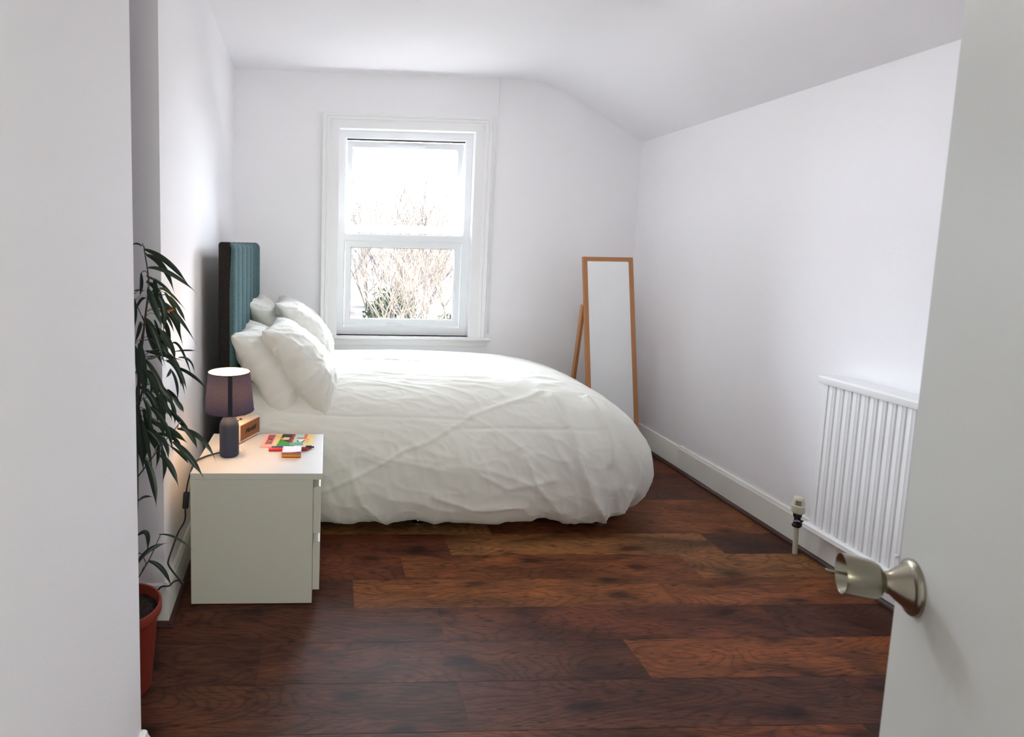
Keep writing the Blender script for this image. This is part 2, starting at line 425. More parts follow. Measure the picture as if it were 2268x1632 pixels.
# skirtings
def skirt(bm, a, b, n, h, t=.018):
    """straight moulded skirting from a to b (xy), n = direction into the room"""
    a, b, n = Vector(a), Vector(b), Vector(n).normalized()
    prof = [(0, 0), (t, 0), (t, h - .022), (t * .72, h - .012), (t * .66, h - .004), (t * .4, h), (0, h)]
    rings = [[bm.verts.new((p_.x + n.x * d, p_.y + n.y * d, z)) for d, z in prof] for p_ in (a, b)]
    k = len(prof); fs = []
    for i in range(k): fs.append(bm.faces.new((rings[0][i], rings[0][(i + 1) % k], rings[1][(i + 1) % k], rings[1][i])))
    fs.append(bm.faces.new(rings[0][::-1])); fs.append(bm.faces.new(rings[1])); bmesh.ops.recalc_face_normals(bm, faces=fs)
def bead(bm, a, b, n, t0=.018, r=.017):
    a, b, n = Vector(a), Vector(b), Vector(n).normalized()
    prof = [(t0, 0), (t0 + r, 0), (t0 + r, .006), (t0 + r * .85, .012), (t0 + r * .45, .018), (t0, .020)]
    rings = [[bm.verts.new((p_.x + n.x * d, p_.y + n.y * d, z)) for d, z in prof] for p_ in (a, b)]
    k = len(prof); fs = []
    for i in range(k): fs.append(bm.faces.new((rings[0][i], rings[0][(i + 1) % k], rings[1][(i + 1) % k], rings[1][i])))
    fs.append(bm.faces.new(rings[0][::-1])); fs.append(bm.faces.new(rings[1])); bmesh.ops.recalc_face_normals(bm, faces=fs)
bm = bmesh.new(); skirt(bm, (XW, .0), (XW, 3.655), (-1, 0), .168); skirt(bm, (XW, 3.657), (XW, YW), (-1, 0), .160, .0165)
tag(obj('baseboard_right', bm, M_skirt, autosmooth=25), kind='structure')
bm = bmesh.new(); bead(bm, (XW, .0), (XW, YW), (-1, 0)); tag(obj('trim_1', bm, M_bead), kind='structure')
bm = bmesh.new(); skirt(bm, (-.7, YW), (XW - .02, YW), (0, -1), .165)
tag(obj('baseboard_back', bm, M_skirt, autosmooth=25), kind='structure')
bm = bmesh.new(); skirt(bm, (-1.3, 2.125), (-.597 + .018, 2.125), (0, -1), .158); skirt(bm, (-.597, 2.125 - .018), (-.70, YW), (1, .0448), .158)
tag(obj('baseboard_chimney', bm, M_skirt, autosmooth=25), kind='structure')
bm = bmesh.new(); bead(bm, (-1.3, 2.125), (-.597 + .036, 2.125), (0, -1)); bead(bm, (-.597, 2.125 - .035), (-.70, YW), (1, .0448))
tag(obj('trim_2', bm, M_bead), kind='structure')
bm = bmesh.new(); skirt(bm, (-.479, -.02), (-.479, 1.472), (1, 0), .14, .022)
tag(obj('baseboard_entry', bm, M_gloss, autosmooth=25), kind='structure')

# ------------------------------------------------------------------ window
win = empty('window_1', ((WX0 + WX1) / 2, YW, WZ0), None, None); win['kind'] = 'structure'
bm = bmesh.new()   # architrave: three moulded sides, mitred
prof = [(0, 0), (0, .014), (.004, .017), (.072, .017), (.078, .024), (.090, .027), (.100, .022), (.106, .030), (.122, .034), (.128, .030), (.132, 0)]
def arch_ring(cx_, cz_, sx, sz): return [bm.verts.new((cx_ + sx * d, YW - h, cz_ + sz * d)) for d, h in prof]
corn = [(WX0, .745, -1, 0), (WX0, WZ1, -1, .86), (WX1, WZ1, 1, .86), (WX1, .745, 1, 0)]
R_ = [arch_ring(*c) for c in corn]
for a, b_ in zip(R_, R_[1:]):
    for i in range(len(prof) - 1): bm.faces.new((a[i], a[i + 1], b_[i + 1], b_[i]))
bmesh.ops.recalc_face_normals(bm, faces=bm.faces)
obj('window_surround', bm, M_gloss, win, autosmooth=25)
bm = bmesh.new(); box(bm, WX0 - .150, WX1 + .168, YW - .062, YW + .065, .738, .762, .009, 3)
obj('window_sill', bm, M_gloss, win, autosmooth=30)
bm = bmesh.new(); box(bm, WX0 - .13, WX1 + .145, YW - .018, YW + .002, .688, .738, .004, 2)
obj('sill_apron', bm, M_gloss, win)
def frame_ring(bm, x0, x1, z0, z1, wl, wt, wr, wb, ya, yb, ch=.010, mi=0):
    """rectangular frame, face towards the room at ya, chamfered inner edge"""
    O = [(x0, z0), (x1, z0), (x1, z1), (x0, z1)]
    I = [(x0 + wl, z0 + wb), (x1 - wr, z0 + wb), (x1 - wr, z1 - wt), (x0 + wl, z1 - wt)]
    J = [(x0 + wl + ch, z0 + wb + ch), (x1 - wr - ch, z0 + wb + ch), (x1 - wr - ch, z1 - wt - ch), (x0 + wl + ch, z1 - wt - ch)]
    L_ = [(O, yb), (O, ya), (I, ya), (J, ya + ch), (J, yb)]
    V = [[bm.verts.new((p_[0], y, p_[1])) for p_ in ps] for ps, y in L_]
    fs = []
    for k in range(len(V)):
        A, B = V[k], V[(k + 1) % len(V)]
        for i in range(4): fs.append(bm.faces.new((A[i], A[(i + 1) % 4], B[(i + 1) % 4], B[i])))
    for f in fs: f.material_index = mi
    bmesh.ops.recalc_face_normals(bm, faces=fs)
    return [v for r in V for v in r]
YF = YW + .06
bm = bmesh.new()   # outer frame with transom
frame_ring(bm, WX0 - .005, WX1 + .005, 1.508, WZ1 + .005, .050, .056, .050, .022, YF, YF + .07, .009)
frame_ring(bm, WX0 - .005, WX1 + .005, WZ0 - .01, 1.508, .050, .020, .050, .066, YF, YF + .07, .009)
obj('window_frame', bm, M_upvc, win)
def sash(x0, x1, z0, z1, tilt, name_h, ysash):
    M = Matrix.Identity(4)
    if tilt: M = Matrix.Translation((0, ysash + .03, z1)) @ Matrix.Rotation(tilt, 4, 'X') @ Matrix.Translation((0, -ysash - .03, -z1))
    bm = bmesh.new(); vs = frame_ring(bm, x0, x1, z0, z1, .036, .042, .036, .042, ysash, ysash + .05, .008)
    for v in vs: v.co = M @ v.co
    s = obj('sash', bm, M_upvc, win)
    bm = bmesh.new(); vs = box(bm, x0 + .03, x1 - .03, ysash + .022, ysash + .028, z0 + .03, z1 - .03)
    for v in vs: v.co = M @ v.co
    obj('pane', bm, M_glass, s)
    bm = bmesh.new()   # dark rubber gasket round the pane
    g = .0025; a, b_, c, d = x0 + .0435, x1 - .0435, z0 + .0495, z1 - .0495
    for q in ((a, b_, c, c + g), (a, b_, d - g, d), (a, a + g, c, d), (b_ - g, b_, c, d)):
        for v in box(bm, q[0], q[1], ysash + .017, ysash + .023, q[2], q[3]): v.co = M @ v.co
    obj('gasket', bm, M_cable, s)
    return s, M
ls, _ = sash(.136, 1.030, .830, 1.482, 0, '', YF + .012)
us, MU = sash(.138, 1.028, 1.545, 2.236, math.radians(11), '', YF + .022)
bm = bmesh.new(); box(bm, .460, .600, YF - .012, YF + .006, .842, .853, .004, 2); box(bm, .575, .600, YF - .004, YF + .014, .836, .862, .004, 2)
obj('handle', bm, M_upvc, ls, autosmooth=30)
bm = bmesh.new()
for v in box(bm, .43, .73, YF + .008, YF + .026, 2.206, 2.222, .004, 2): v.co = MU @ v.co
obj('trickle_vent', bm, M_upvc, us, autosmooth=30)
bm = bmesh.new(); box(bm, .134, 1.032, YF + .010, YF + .030, 2.2365, 2.2475)
obj('seal', bm, M_valved, win, label='dark rubber seal above the open top sash')
bm = bmesh.new()
for v in box(bm, 1.0282, 1.0312, YF + .040, YF + .060, 1.56, 2.20): v.co = MU @ v.co
obj('seal', bm, M_valved, us)
bm = bmesh.new()   # friction stay that holds the top sash open
tube(bm, [(1.034, YF + .045, 2.0), (1.030, YF + .085, 1.87)], .004, n=6)
obj('stay', bm, M_upvc, us)

# thin painted cable running down beside the window
bm = bmesh.new(); tube(bm, [(1.262, YW - .006, 2.70), (1.256, YW - .006, 2.3), (1.248, YW - .006, 1.93), (1.246, YW - .006, 1.5), (1.246, YW - .006, .79)], .0055, n=8)
cb = obj('wall_cable', bm, M_gloss, smooth=True); tag(cb, 'thin white painted cable running down the wall right of the window', 'cable')
bm = bmesh.new(); box(bm, 1.236, 1.250, YW - .016, YW, 1.925, 1.945, .003, 2); obj('cable_clip', bm, M_gloss, cb)
# blind brackets on the surround
for x_, z_, side in ((.018, 2.335, 'left'), (1.140, 2.340, 'right')):
    t = empty('blind_bracket', (x_, YW - .017, z_), 'small white painted blind bracket at the window surround\'s upper %s corner' % side, 'bracket', 'brackets at the top of the window')
    bm = bmesh.new(); box(bm, x_ - .014, x_ + .014, YW - .022, YW - .016, z_ - .024, z_ + .02, .002, 2); obj('plate', bm, M_gloss, t)
    bm = bmesh.new(); tube(bm, [(x_, YW - .02, z_ + .004), (x_, YW - .04, z_ + .002), (x_ + .004, YW - .045, z_ - .014)], .0045, n=8); obj('hook', bm, M_gloss, t, smooth=True)

# ------------------------------------------------------------------ open door with a knob
DX, DY = .852, .782; DA = math.radians(28)
dd = Vector((math.sin(DA), math.cos(DA), 0)); dn = Vector((-math.cos(DA), math.sin(DA), 0))   # along the leaf, out of its face
def dpt(a, n_, z): return Vector((DX, DY, 0)) - dd * a + dn * n_ + Vector((0, 0, z))
door = empty('door_1', dpt(.76, 0, 0), None, None); door['kind'] = 'structure'
MD = Matrix(((-dd.x, dn.x, 0, DX), (-dd.y, dn.y, 0, DY), (0, 0, 1, 0), (0, 0, 0, 1)))   # local: x = away from the free edge, y = out of face
bm = bmesh.new(); box(bm, 0, .76, -.04, 0, .008, 1.985, .0025, 2, M=MD)
bmesh.ops.recalc_face_normals(bm, faces=bm.faces)
obj('door_leaf', bm, M_doorp, door, autosmooth=30)
KZ = .988
ax = dn.copy()
q = Vector((0, 0, 1)).rotation_difference(ax).to_matrix().to_4x4()
kc = dpt(.052, .0, KZ)
bm = bmesh.new()
lathe(bm, [(0, .0), (.0385, .0), (.0385, .0035), (.037, .006), (.033, .008), (.031, .0085), (.0225, .019), (.016, .026), (.0135, .033), (.0128, .040), (0, .040)], 64,
      Matrix.Translation(kc) @ Vector((0, 0, 1)).rotation_difference(dn).to_matrix().to_4x4())
obj('door_rose', bm, M_nickel, door, autosmooth=35)
bm = bmesh.new(); k0 = kc + dn * .022
lathe(bm, [(0, -.004), (.0130, -.004), (.0125, .009), (.0150, .012), (.0225, .016), (.0258, .021), (.0275, .030), (.0284, .042), (.0286, .056), (.0282, .0585), (.0268, .0570), (.0215, .046), (.0130, .038), (.0045, .035), (0, .035)], 64, Matrix.Translation(k0) @ q)
kn = obj('door_knob', bm, M_nickel, door, autosmooth=35)
bm = bmesh.new(); tube(bm, [tuple(k0 + ax * .034), tuple(k0 + ax * .06), tuple(k0 + ax * .077 + Vector((0, 0, .001)))], .0026, .0016, n=10)
obj('spindle_pin', bm, M_nickel, kn, smooth=True)
bm = bmesh.new(); box(bm, -.002, .002, -.003, .003, -.004, .004, M=Matrix.Translation(k0 + ax * .004 - dd * 0 + Vector((0, -.0125, .003))))
obj('grub_screw', bm, M_cable, kn)

# ================================================================== RADIATOR
rad = empty('radiator', (2.31, 2.05, .17), 'white ribbed panel radiator on the right wall, half hidden by the open door', 'radiator')
RF = 2.275; RY0, RY1 = 1.46, 2.515
bm = bmesh.new()
xs = [(RF + .055, RY1)]; pr = []
y = RY1; pr.append((RF + .055, RY1)); pr.append((RF + .004, RY1)); pr.append((RF, RY1 - .004))
gy = 2.484
while gy > RY0 + .02:
    pr += [(RF, gy + .0042), (RF + .0075, gy + .0022), (RF + .0075, gy - .0022), (RF, gy - .0042), (RF - .0004, gy - .0185), (RF - .0009, gy - .0195), (RF - .0009, gy - .0215), (RF - .0004, gy - .0225)]
    gy -= .0398
pr += [(RF, RY0 + .004), (RF + .004, RY0), (RF + .055, RY0)]
prism(bm, pr, .185, .870, 'z')
obj('ribbed_panel', bm, M_rad, rad, autosmooth=30)
bm = bmesh.new(); prism(bm, [(RF - .012, .866), (RF - .014, .872), (RF - .014, .892), (RF - .008, .900), (2.350, .903), (2.352, .899), (2.352, .866)], RY0 - .006, RY1 + .012, 'y')
obj('top_cover', bm, M_rad, rad, autosmooth=30)
bm = bmesh.new(); prism(bm, [(RF - .014, .168), (RF - .018, .172), (RF - .018, .192), (RF - .012, .197), (RF + .02, .199), (RF + .05, .168)], RY0, RY1 + .016, 'y')
obj('bottom_rail', bm, M_rad, rad, autosmooth=30)
bm = bmesh.new(); lathe(bm, [(0, 0), (.006, 0), (.006, .004), (.003, .006), (0, .006)], 20, Matrix.Translation((RF - .002, 2.096, .268)) @ Matrix.Rotation(-PI / 2, 4, 'Y'))
obj('bleed_cap', bm, M_rad, rad, smooth=True)
vx, vy = 2.288, 2.598
bm = bmesh.new(); tube(bm, [(vx + .006, vy, 0), (vx + .003, vy, .07), (vx, vy, .150)], .0105, n=16)
obj('pipe', bm, M_valvew, rad, smooth=True)
bm = bmesh.new(); lathe(bm, [(0, .138), (.017, .138), (.019, .142), (.019, .149), (.014, .153), (.0125, .160), (.0125, .182), (.016, .186), (.0175, .190), (.0175, .202), (.013, .206), (0, .206)], 24, Matrix.Translation((vx, vy, 0)))
lathe(bm, [(0, 0), (.012, 0), (.012, .012), (.015, .014), (.015, .03), (.010, .032), (.010, .085), (0, .085)], 20, Matrix.Translation((vx, vy, .168)) @ Matrix.Rotation(PI / 2, 4, 'X'))
vb = obj('valve_body', bm, M_valved, rad, autosmooth=35)
bm = bmesh.new(); box(bm, vx - .022, vx - .012, vy - .02, vy + .0, .168, .174, .001, 1, M=None); obj('bright_flat', bm, M_chrome, vb)
bm = bmesh.new(); lathe(bm, [(0, .206), (.020, .206), (.0265, .212), (.0275, .218), (.0275, .244), (.025, .247), (.0245, .262), (.0225, .279), (.019, .285), (.012, .288), (0, .289)], 28, Matrix.Translation((vx, vy, 0)))
vh = obj('thermostat_head', bm, M_valvew, rad, autosmooth=35)
bm = bmesh.new()
for i in range(5):
    a = math.radians(228 + (i - 2) * 11); box(bm, -.0015, .0015, -.0265, -.0225, .252, .274, .0004, 1, M=Matrix.Translation((vx, vy, 0)) @ Matrix.Rotation(a + PI / 2, 4, 'Z'))
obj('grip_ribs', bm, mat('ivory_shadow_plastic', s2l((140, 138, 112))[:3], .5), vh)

# ================================================================== MIRROR
MP, MT, MWd, MH = .079, .17, .374, 1.42
u_ = Vector((-math.cos(MP), -math.sin(MP), 0)); n_ = Vector((math.sin(MP), -math.cos(MP), 0))
v_ = Vector((0, 0, math.cos(MT))) - n_ * math.sin(MT); fn = u_.cross(v_).normalized()
if fn.y > 0: fn = -fn
MB_ = Vector((2.18, 3.80, .003))
MM = Matrix(((u_.x, v_.x, fn.x, MB_.x), (u_.y, v_.y, fn.y, MB_.y), (u_.z, v_.z, fn.z, MB_.z), (0, 0, 0, 1)))  # local x left, y up, z to viewer
mir = empty('standing_mirror', (2.0, 3.80, 0), 'tall narrow standing mirror in a light oak frame in the corner behind the bed', 'mirror')
bm = bmesh.new(); fw = .030; ft = .022
for q4 in ((0, fw, 0, MH), (MWd - fw, MWd, 0, MH), (fw, MWd - fw, MH - fw, MH), (fw, MWd - fw, 0, fw)):
    box(bm, q4[0], q4[1], q4[2], q4[3], -ft, 0, .0015, 1, M=MM)
bmesh.ops.recalc_face_normals(bm, faces=bm.faces)
obj('mirror_frame', bm, M_brown, mir)
bm = bmesh.new(); box(bm, fw - .004, MWd - fw + .004, fw - .004, MH - fw + .004, -.012, -.006, M=MM); bmesh.ops.recalc_face_normals(bm, faces=bm.faces)
obj('mirror_glass', bm, M_mirror, mir)
bm = bmesh.new(); box(bm, fw - .01, MWd - fw + .01, fw - .01, MH - fw + .01, -.018, -.0125, M=MM); bmesh.ops.recalc_face_normals(bm, faces=bm.faces)
obj('back_board', bm, mat('grey_back_board', (.35, .34, .32), .8), mir)
for sx in (0.004, MWd - .004):
    top = MM @ Vector((sx, 1.08, -.030)); foot = Vector((top.x + .03, 4.22, .004))
    d = (foot - top); Lg = d.length; d.normalize(); s_ = d.cross(Vector((1, 0, 0))).normalized()
    ML = Matrix(((1, s_.x, d.x, top.x), (0, s_.y, d.y, top.y), (0, s_.z, d.z, top.z), (0, 0, 0, 1)))
    bm = bmesh.new(); box(bm, -.011, .011, -.020, .020, 0, Lg, .0015, 1, M=ML); bmesh.ops.recalc_face_normals(bm, faces=bm.faces)
    obj('leg', bm, M_brown, mir)

# ================================================================== BED
bed = empty('bed', (.52, 3.52, 0), 'double bed with a tall channelled teal grey headboard and black base', 'bed')
HX0, HX1, HY0, HY1, HZ = -.548, -.464, 2.955, 4.105, 1.452
bm = bmesh.new()
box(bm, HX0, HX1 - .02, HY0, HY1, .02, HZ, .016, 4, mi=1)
obj('headboard_panel', bm, [M_teal, M_shaded], bed, autosmooth=35, label='back and sides of the headboard, shade painted in as charcoal weave')
# channelled front pad that rolls over the top edge
gr = [HY0 + .003, 3.083, 3.25, 3.415, 3.575, 3.735, 3.90, HY1 - .003]
bm = bmesh.new(); cols = []
def pad_profile(depth, top):
    pts = [(HX0 + .020, HZ - .012 + top), (HX0 + .030, HZ - .002 + top)]
    for i in range(0, 9):
        a = PI / 2 * (1 - i / 8); pts.append((HX1 - .036 + (.036 + depth) * math.cos(a), HZ - .038 + (.038 + top) * math.sin(a)))
    for z_ in (1.2, .9, .6, .3, .04): pts.append((HX1 + depth, z_))
    return pts
for a, b_ in zip(gr, gr[1:]):
    first = not cols
    for k in range(0 if first else 1, 13):
        t = k / 12; e = (1 - abs(2 * t - 1) ** 3.2)
        cols.append((a + (b_ - a) * t, pad_profile(-.015 + .015 * e, -.008 + .008 * e)))
V = [[bm.verts.new((x_, yy, z_)) for x_, z_ in pr_] for yy, pr_ in cols]
for A, B in zip(V, V[1:]):
    for i in range(len(A) - 1): bm.faces.new((A[i], A[i + 1], B[i + 1], B[i]))
for side in (V[0], V[-1]):
    y_ = side[0].co.y
    inner = [bm.verts.new((v.co.x - .012 if v.co.z < HZ - .04 else v.co.x - .004, y_, min(v.co.z, HZ - .012))) for v in side]
    for i in range(len(side) - 1): bm.faces.new((side[i], side[i + 1], inner[i + 1], inner[i]))
bmesh.ops.recalc_face_normals(bm, faces=bm.faces)
obj('channelled_pad', bm, M_teal, bed, smooth=True, label='teal grey fabric front with vertical channels')
bm = bmesh.new(); box(bm, -.45, 1.50, 2.885, 4.18, .055, .30, .01, 2); obj('divan_base', bm, M_black, bed, autosmooth=30)
bm = bmesh.new(); box(bm, -.45, 1.46, 2.95, 4.18, .30, .56, .05, 4); obj('mattress', bm, M_duvet, bed, autosmooth=40)
for x_, y_ in ((.498, 2.925), (.585, 2.925), (1.475, 2.925), (-.38, 2.925), (1.45, 4.14), (.5, 4.14), (-.38, 4.14)):
    bm = bmesh.new(); lathe(bm, [(0, .0), (.026, .0), (.030, .004), (.030, .008), (.024, .012), (.010, .014), (.010, .058), (0, .058)], 24, Matrix.Translation((x_, y_, 0)))
    obj('foot', bm, M_chrome, bed, autosmooth=35, label='small chrome foot')

# duvet: draped quilt, rings from the centre line out over the edge and down to the hem
def squircle(n, ex, ex_head):
    a = np.linspace(0, 2 * PI, 4000, endpoint=False); c, s = np.cos(a), np.sin(a)
    e = np.where(c < 0, ex_head, ex)
    x = np.sign(c) * np.abs(c) ** (2 / e); y = np.sign(s) * np.abs(s) ** (2 / e)
    return x, y
ex = 4.6
x4, y4 = squircle(0, ex, 9.0)
OX0, OX1, OY0, OY1 = -.445, 1.83, 2.765, 4.335
ox = (OX0 + OX1) / 2 + x4 * (OX1 - OX0) / 2; oy = (OY0 + OY1) / 2 + y4 * (OY1 - OY0) / 2
seg = np.hypot(np.diff(ox, append=ox[0]), np.diff(oy, append=oy[0])); cum = np.concatenate([[0], np.cumsum(seg)[:-1]]); TOT = seg.sum()
NU = 720; us_ = np.arange(NU) / NU * TOT
ox = np.interp(us_, cum, ox, period=TOT); oy = np.interp(us_, cum, oy, period=TOT)
ix = np.clip((ox - (OX0 + OX1) / 2) / ((OX1 - OX0) / 2), -1, 1); iy = np.clip((oy - (OY0 + OY1) / 2) / ((OY1 - OY0) / 2), -1, 1)
IX0, IX1, IY0, IY1 = -.36, .95, 3.28, 3.82
inx = (IX0 + IX1) / 2 + ix * (IX1 - IX0) / 2; iny = (IY0 + IY1) / 2 + iy * (IY1 - IY0) / 2
ZT, ZB, ZH = .738, .24, .042
rings = []
for k in range(10):                       # flat middle
    t = k / 10; rings.append((inx * t + (1 - t) * ((IX0 + IX1) / 2 + ix * .35), iny * t + (1 - t) * 3.55, np.full(NU, ZT)))
NP = 105
pe = np.where(ix < 0, 2.12 + 1.6 * np.clip((-ix - .9) / .1, 0, 1) ** 2, 2.12 + .16 * np.clip(ix, 0, 1) ** 2)
for k in range(NP):                       # over the edge
    th = (k / (NP - 1)) * PI / 2
    r = np.sin(th) ** (2 / pe); zz = np.cos(th) ** (2 / pe)
    rings.append((inx + (ox - inx) * r, iny + (oy - iny) * r, ZB + (ZT - ZB) * zz))
ccx, ccy = .6, 3.55
for k in range(1, 40):                    # tuck under to the hem
    th = (k / 39) * PI / 2 * .92
    tuck = .085 * (1 - np.clip((-ix - .8) / .2, 0, 1))
    nx_, ny_ = ox - np.clip(ox, OX0 + .4, OX1 - .35), oy - np.clip(oy, OY0 + .35, OY1 - .35)
    l_ = np.hypot(nx_, ny_) + 1e-6
    f_ = (1 - math.cos(th)) * tuck * (1 + 1.4 * (ix > .8))
    rings.append((ox - nx_ / l_ * f_, oy - ny_ / l_ * f_, np.full(NU, ZB - (ZB - ZH) * math.sin(th) / math.sin(PI / 2 * .92))))
P = np.stack([np.stack(r, -1) for r in rings], 1)      # (NU, NV, 3)
P[..., 2] = np.clip(P[..., 2], ZH, None)
du = np.roll(P, -1, 0) - np.roll(P, 1, 0); dv = np.gradient(P, axis=1)
Nn = np.cross(dv, du); Nn /= np.linalg.norm(Nn, axis=-1, keepdims=True) + 1e-9
if Nn[NU // 2, 5, 2] < 0: Nn = -Nn
arc = np.concatenate([np.zeros((NU, 1)), np.cumsum(np.linalg.norm(np.diff(P, axis=1), axis=-1), 1)], 1)
def ridge(p_, s, e=2.5): return (1 - abs(noise.noise(Vector(p_) * s))) ** e
def seg_d(px, pz, poly):
    best = np.full(px.shape, 9.)
    sgn = np.zeros(px.shape)
    for (x0, z0), (x1, z1) in zip(poly, poly[1:]):
        dx, dz = x1 - x0, z1 - z0; L2 = dx * dx + dz * dz
        t = np.clip(((px - x0) * dx + (pz - z0) * dz) / L2, 0, 1)
        d = np.hypot(px - x0 - t * dx, pz - z0 - t * dz); s = np.sign((px - x0) * dz - (pz - z0) * dx)
        m_ = d < best; best = np.where(m_, d, best); sgn = np.where(m_, s, sgn)
    return best, sgn
D = np.zeros((NU, P.shape[1]))
for i in range(NU):
    u = us_[i]; a_ = 2 * PI * i / NU; cu = Vector((math.cos(a_) * TOT / 6.283, math.sin(a_) * TOT / 6.283, 0))
    corner = min(1.0, max(0.0, (ix[i] - .30) / .5)) * (1 if iy[i] < 0.3 else .6)
    for j in range(P.shape[1]):
        p_ = P[i, j]; v = arc[i, j]; z = p_[2]
        edge = min(1, max(0, (ZT - z) / .30))           # 0 on top .. 1 at the side
        low = min(1, max(0, (ZT - .12 - z) / .55))
        q = Vector((cu.x, cu.y, v * .55))
        d = .020 * noise.noise(Vector((p_[0] * 1.7, p_[1] * 2.2, z * 1.2 + 4)))
        f1 = noise.noise(Vector((cu.x * 4.2, cu.y * 4.2, z * 1.3 + p_[0] * .8)))
        f2 = noise.noise(Vector((cu.x * 9.5 + z * 2.0, cu.y * 9.5, z * 1.8 + 7)))
        d += low * (.016 * f1 * (1 + 1.3 * corner) + .007 * (1 - abs(f2)) ** 3 * (1 + .9 * corner))
        # diagonal pull folds on the side
        g = noise.noise(Vector((p_[0] * 3.2 + z * 5.0, z * 3.6 - p_[0] * 1.2, p_[1] * 3 + 2)))
        d += edge * .007 * (1 - abs(g)) ** 4
        # small creases on the top, running along the bed
        wv = noise.noise(Vector((p_[0] * 2.0, p_[1] * 3.0, 1.7))) * .35
        g2 = noise.noise(Vector((p_[0] * 2.6 + wv * 2, p_[1] * 11 + wv * 6, 3.1)))
        g3 = noise.noise(Vector((p_[0] * 6.5, p_[1] * 15 + wv * 7, z * 7)))
        amp = .35 + .65 * min(1, max(0, 1 - abs(p_[1] - 3.25) / .45))
        d += (1 - edge) * amp * (.0065 * (1 - abs(g2)) ** 5 + .004 * (1 - abs(g3)) ** 6)
        # fine crumples
        g4 = noise.noise(Vector((p_[0] * 9 + f2 * 1.5, p_[1] * 9, z * 9 + f1 * 2)))
        g5 = noise.noise(Vector((p_[0] * 5 - z * 4, p_[1] * 6, z * 7 + p_[0] * 3)))
        d += edge * (.0022 * (1 - abs(g4)) ** 9 * (.4 + .9 * low) + .0030 * (1 - abs(g5)) ** 12)
        # hem gathers
        hem = min(1, max(0, (.26 - z) / .22))
        d += hem * .013 * noise.noise(Vector((cu.x * 11, cu.y * 11, 3)))
        D[i, j] = d
side = (Nn[..., 1] < -.35) | ((P[..., 1] < 3.05))
px, pz = P[..., 0], P[..., 2]
for poly, hgt, wd in (([(-.15, .16), (-.027, .225), (.25, .357), (.394, .438), (.518, .475), (.77, .595), (.939, .64), (1.189, .69)], .0055, .0085),
                      ([(-.356, .60), (.046, .588), (.40, .579), (.749, .566)], -.004, .006),
                      ([(.702, .532), (.977, .54), (1.2, .534), (1.466, .515)], -.004, .006),
                      ([(1.22, .66), (1.27, .5), (1.30, .36), (1.36, .2), (1.45, .07)], .016, .030),
                      ([(1.42, .64), (1.46, .5), (1.455, .38)], .018, .026),
                      ([(1.50, .60), (1.60, .42), (1.62, .25), (1.56, .1)], .015, .032),
                      ([(1.02, .40), (1.08, .26), (1.20, .12)], .009, .025),
                      ([(.80, .32), (.92, .26), (1.15, .30)], .006, .020),
                      ([(.15, .30), (.20, .17), (.30, .07)], .010, .030),
                      ([(.55, .22), (.75, .15), (1.0, .16)], .007, .02)):
    dd_, sg = seg_d(px, pz, poly)
    D += np.where(side, hgt * np.exp(-(dd_ / wd) ** 2) * (1 + .25 * sg), 0)
P2 = P + Nn * D[..., None]
hemz = np.array([.022 * noise.noise(Vector((math.cos(2 * PI * i / NU) * 9, math.sin(2 * PI * i / NU) * 9, 0))) for i in range(NU)])
P2[..., 2] += np.clip((.24 - P[..., 2]) / .21, 0, 1) * (.012 + hemz[:, None])
P2[..., 2] = np.maximum(P2[..., 2], .012)
P2[..., 1] = np.minimum(P2[..., 1], YW - .022)
P2[..., 1] = np.maximum(P2[..., 1], 2.722)
P2[..., 0] = np.maximum(P2[..., 0], -.448)
P2[..., 0] = np.minimum(P2[..., 0], 1.87 - .105 * np.clip((P2[..., 1] - 3.40) / .30, 0, 1))
me = grid_mesh('duvet', P2, wrap_u=True)
bm = bmesh.new(); bm.from_mesh(me); bm.verts.ensure_lookup_table()
nv = P2.shape[1]; bm.faces.new([bm.verts[i * nv] for i in range(NU)])
bmesh.ops.recalc_face_normals(bm, faces=bm.faces)
dv_o = obj('duvet', bm, M_duvet, smooth=True)
sm = dv_o.modifiers.new('thickness', 'SOLIDIFY'); sm.thickness = .012; sm.offset = -1
tag(dv_o, 'puffy white duvet spread over the bed and hanging to the floor', 'duvet')

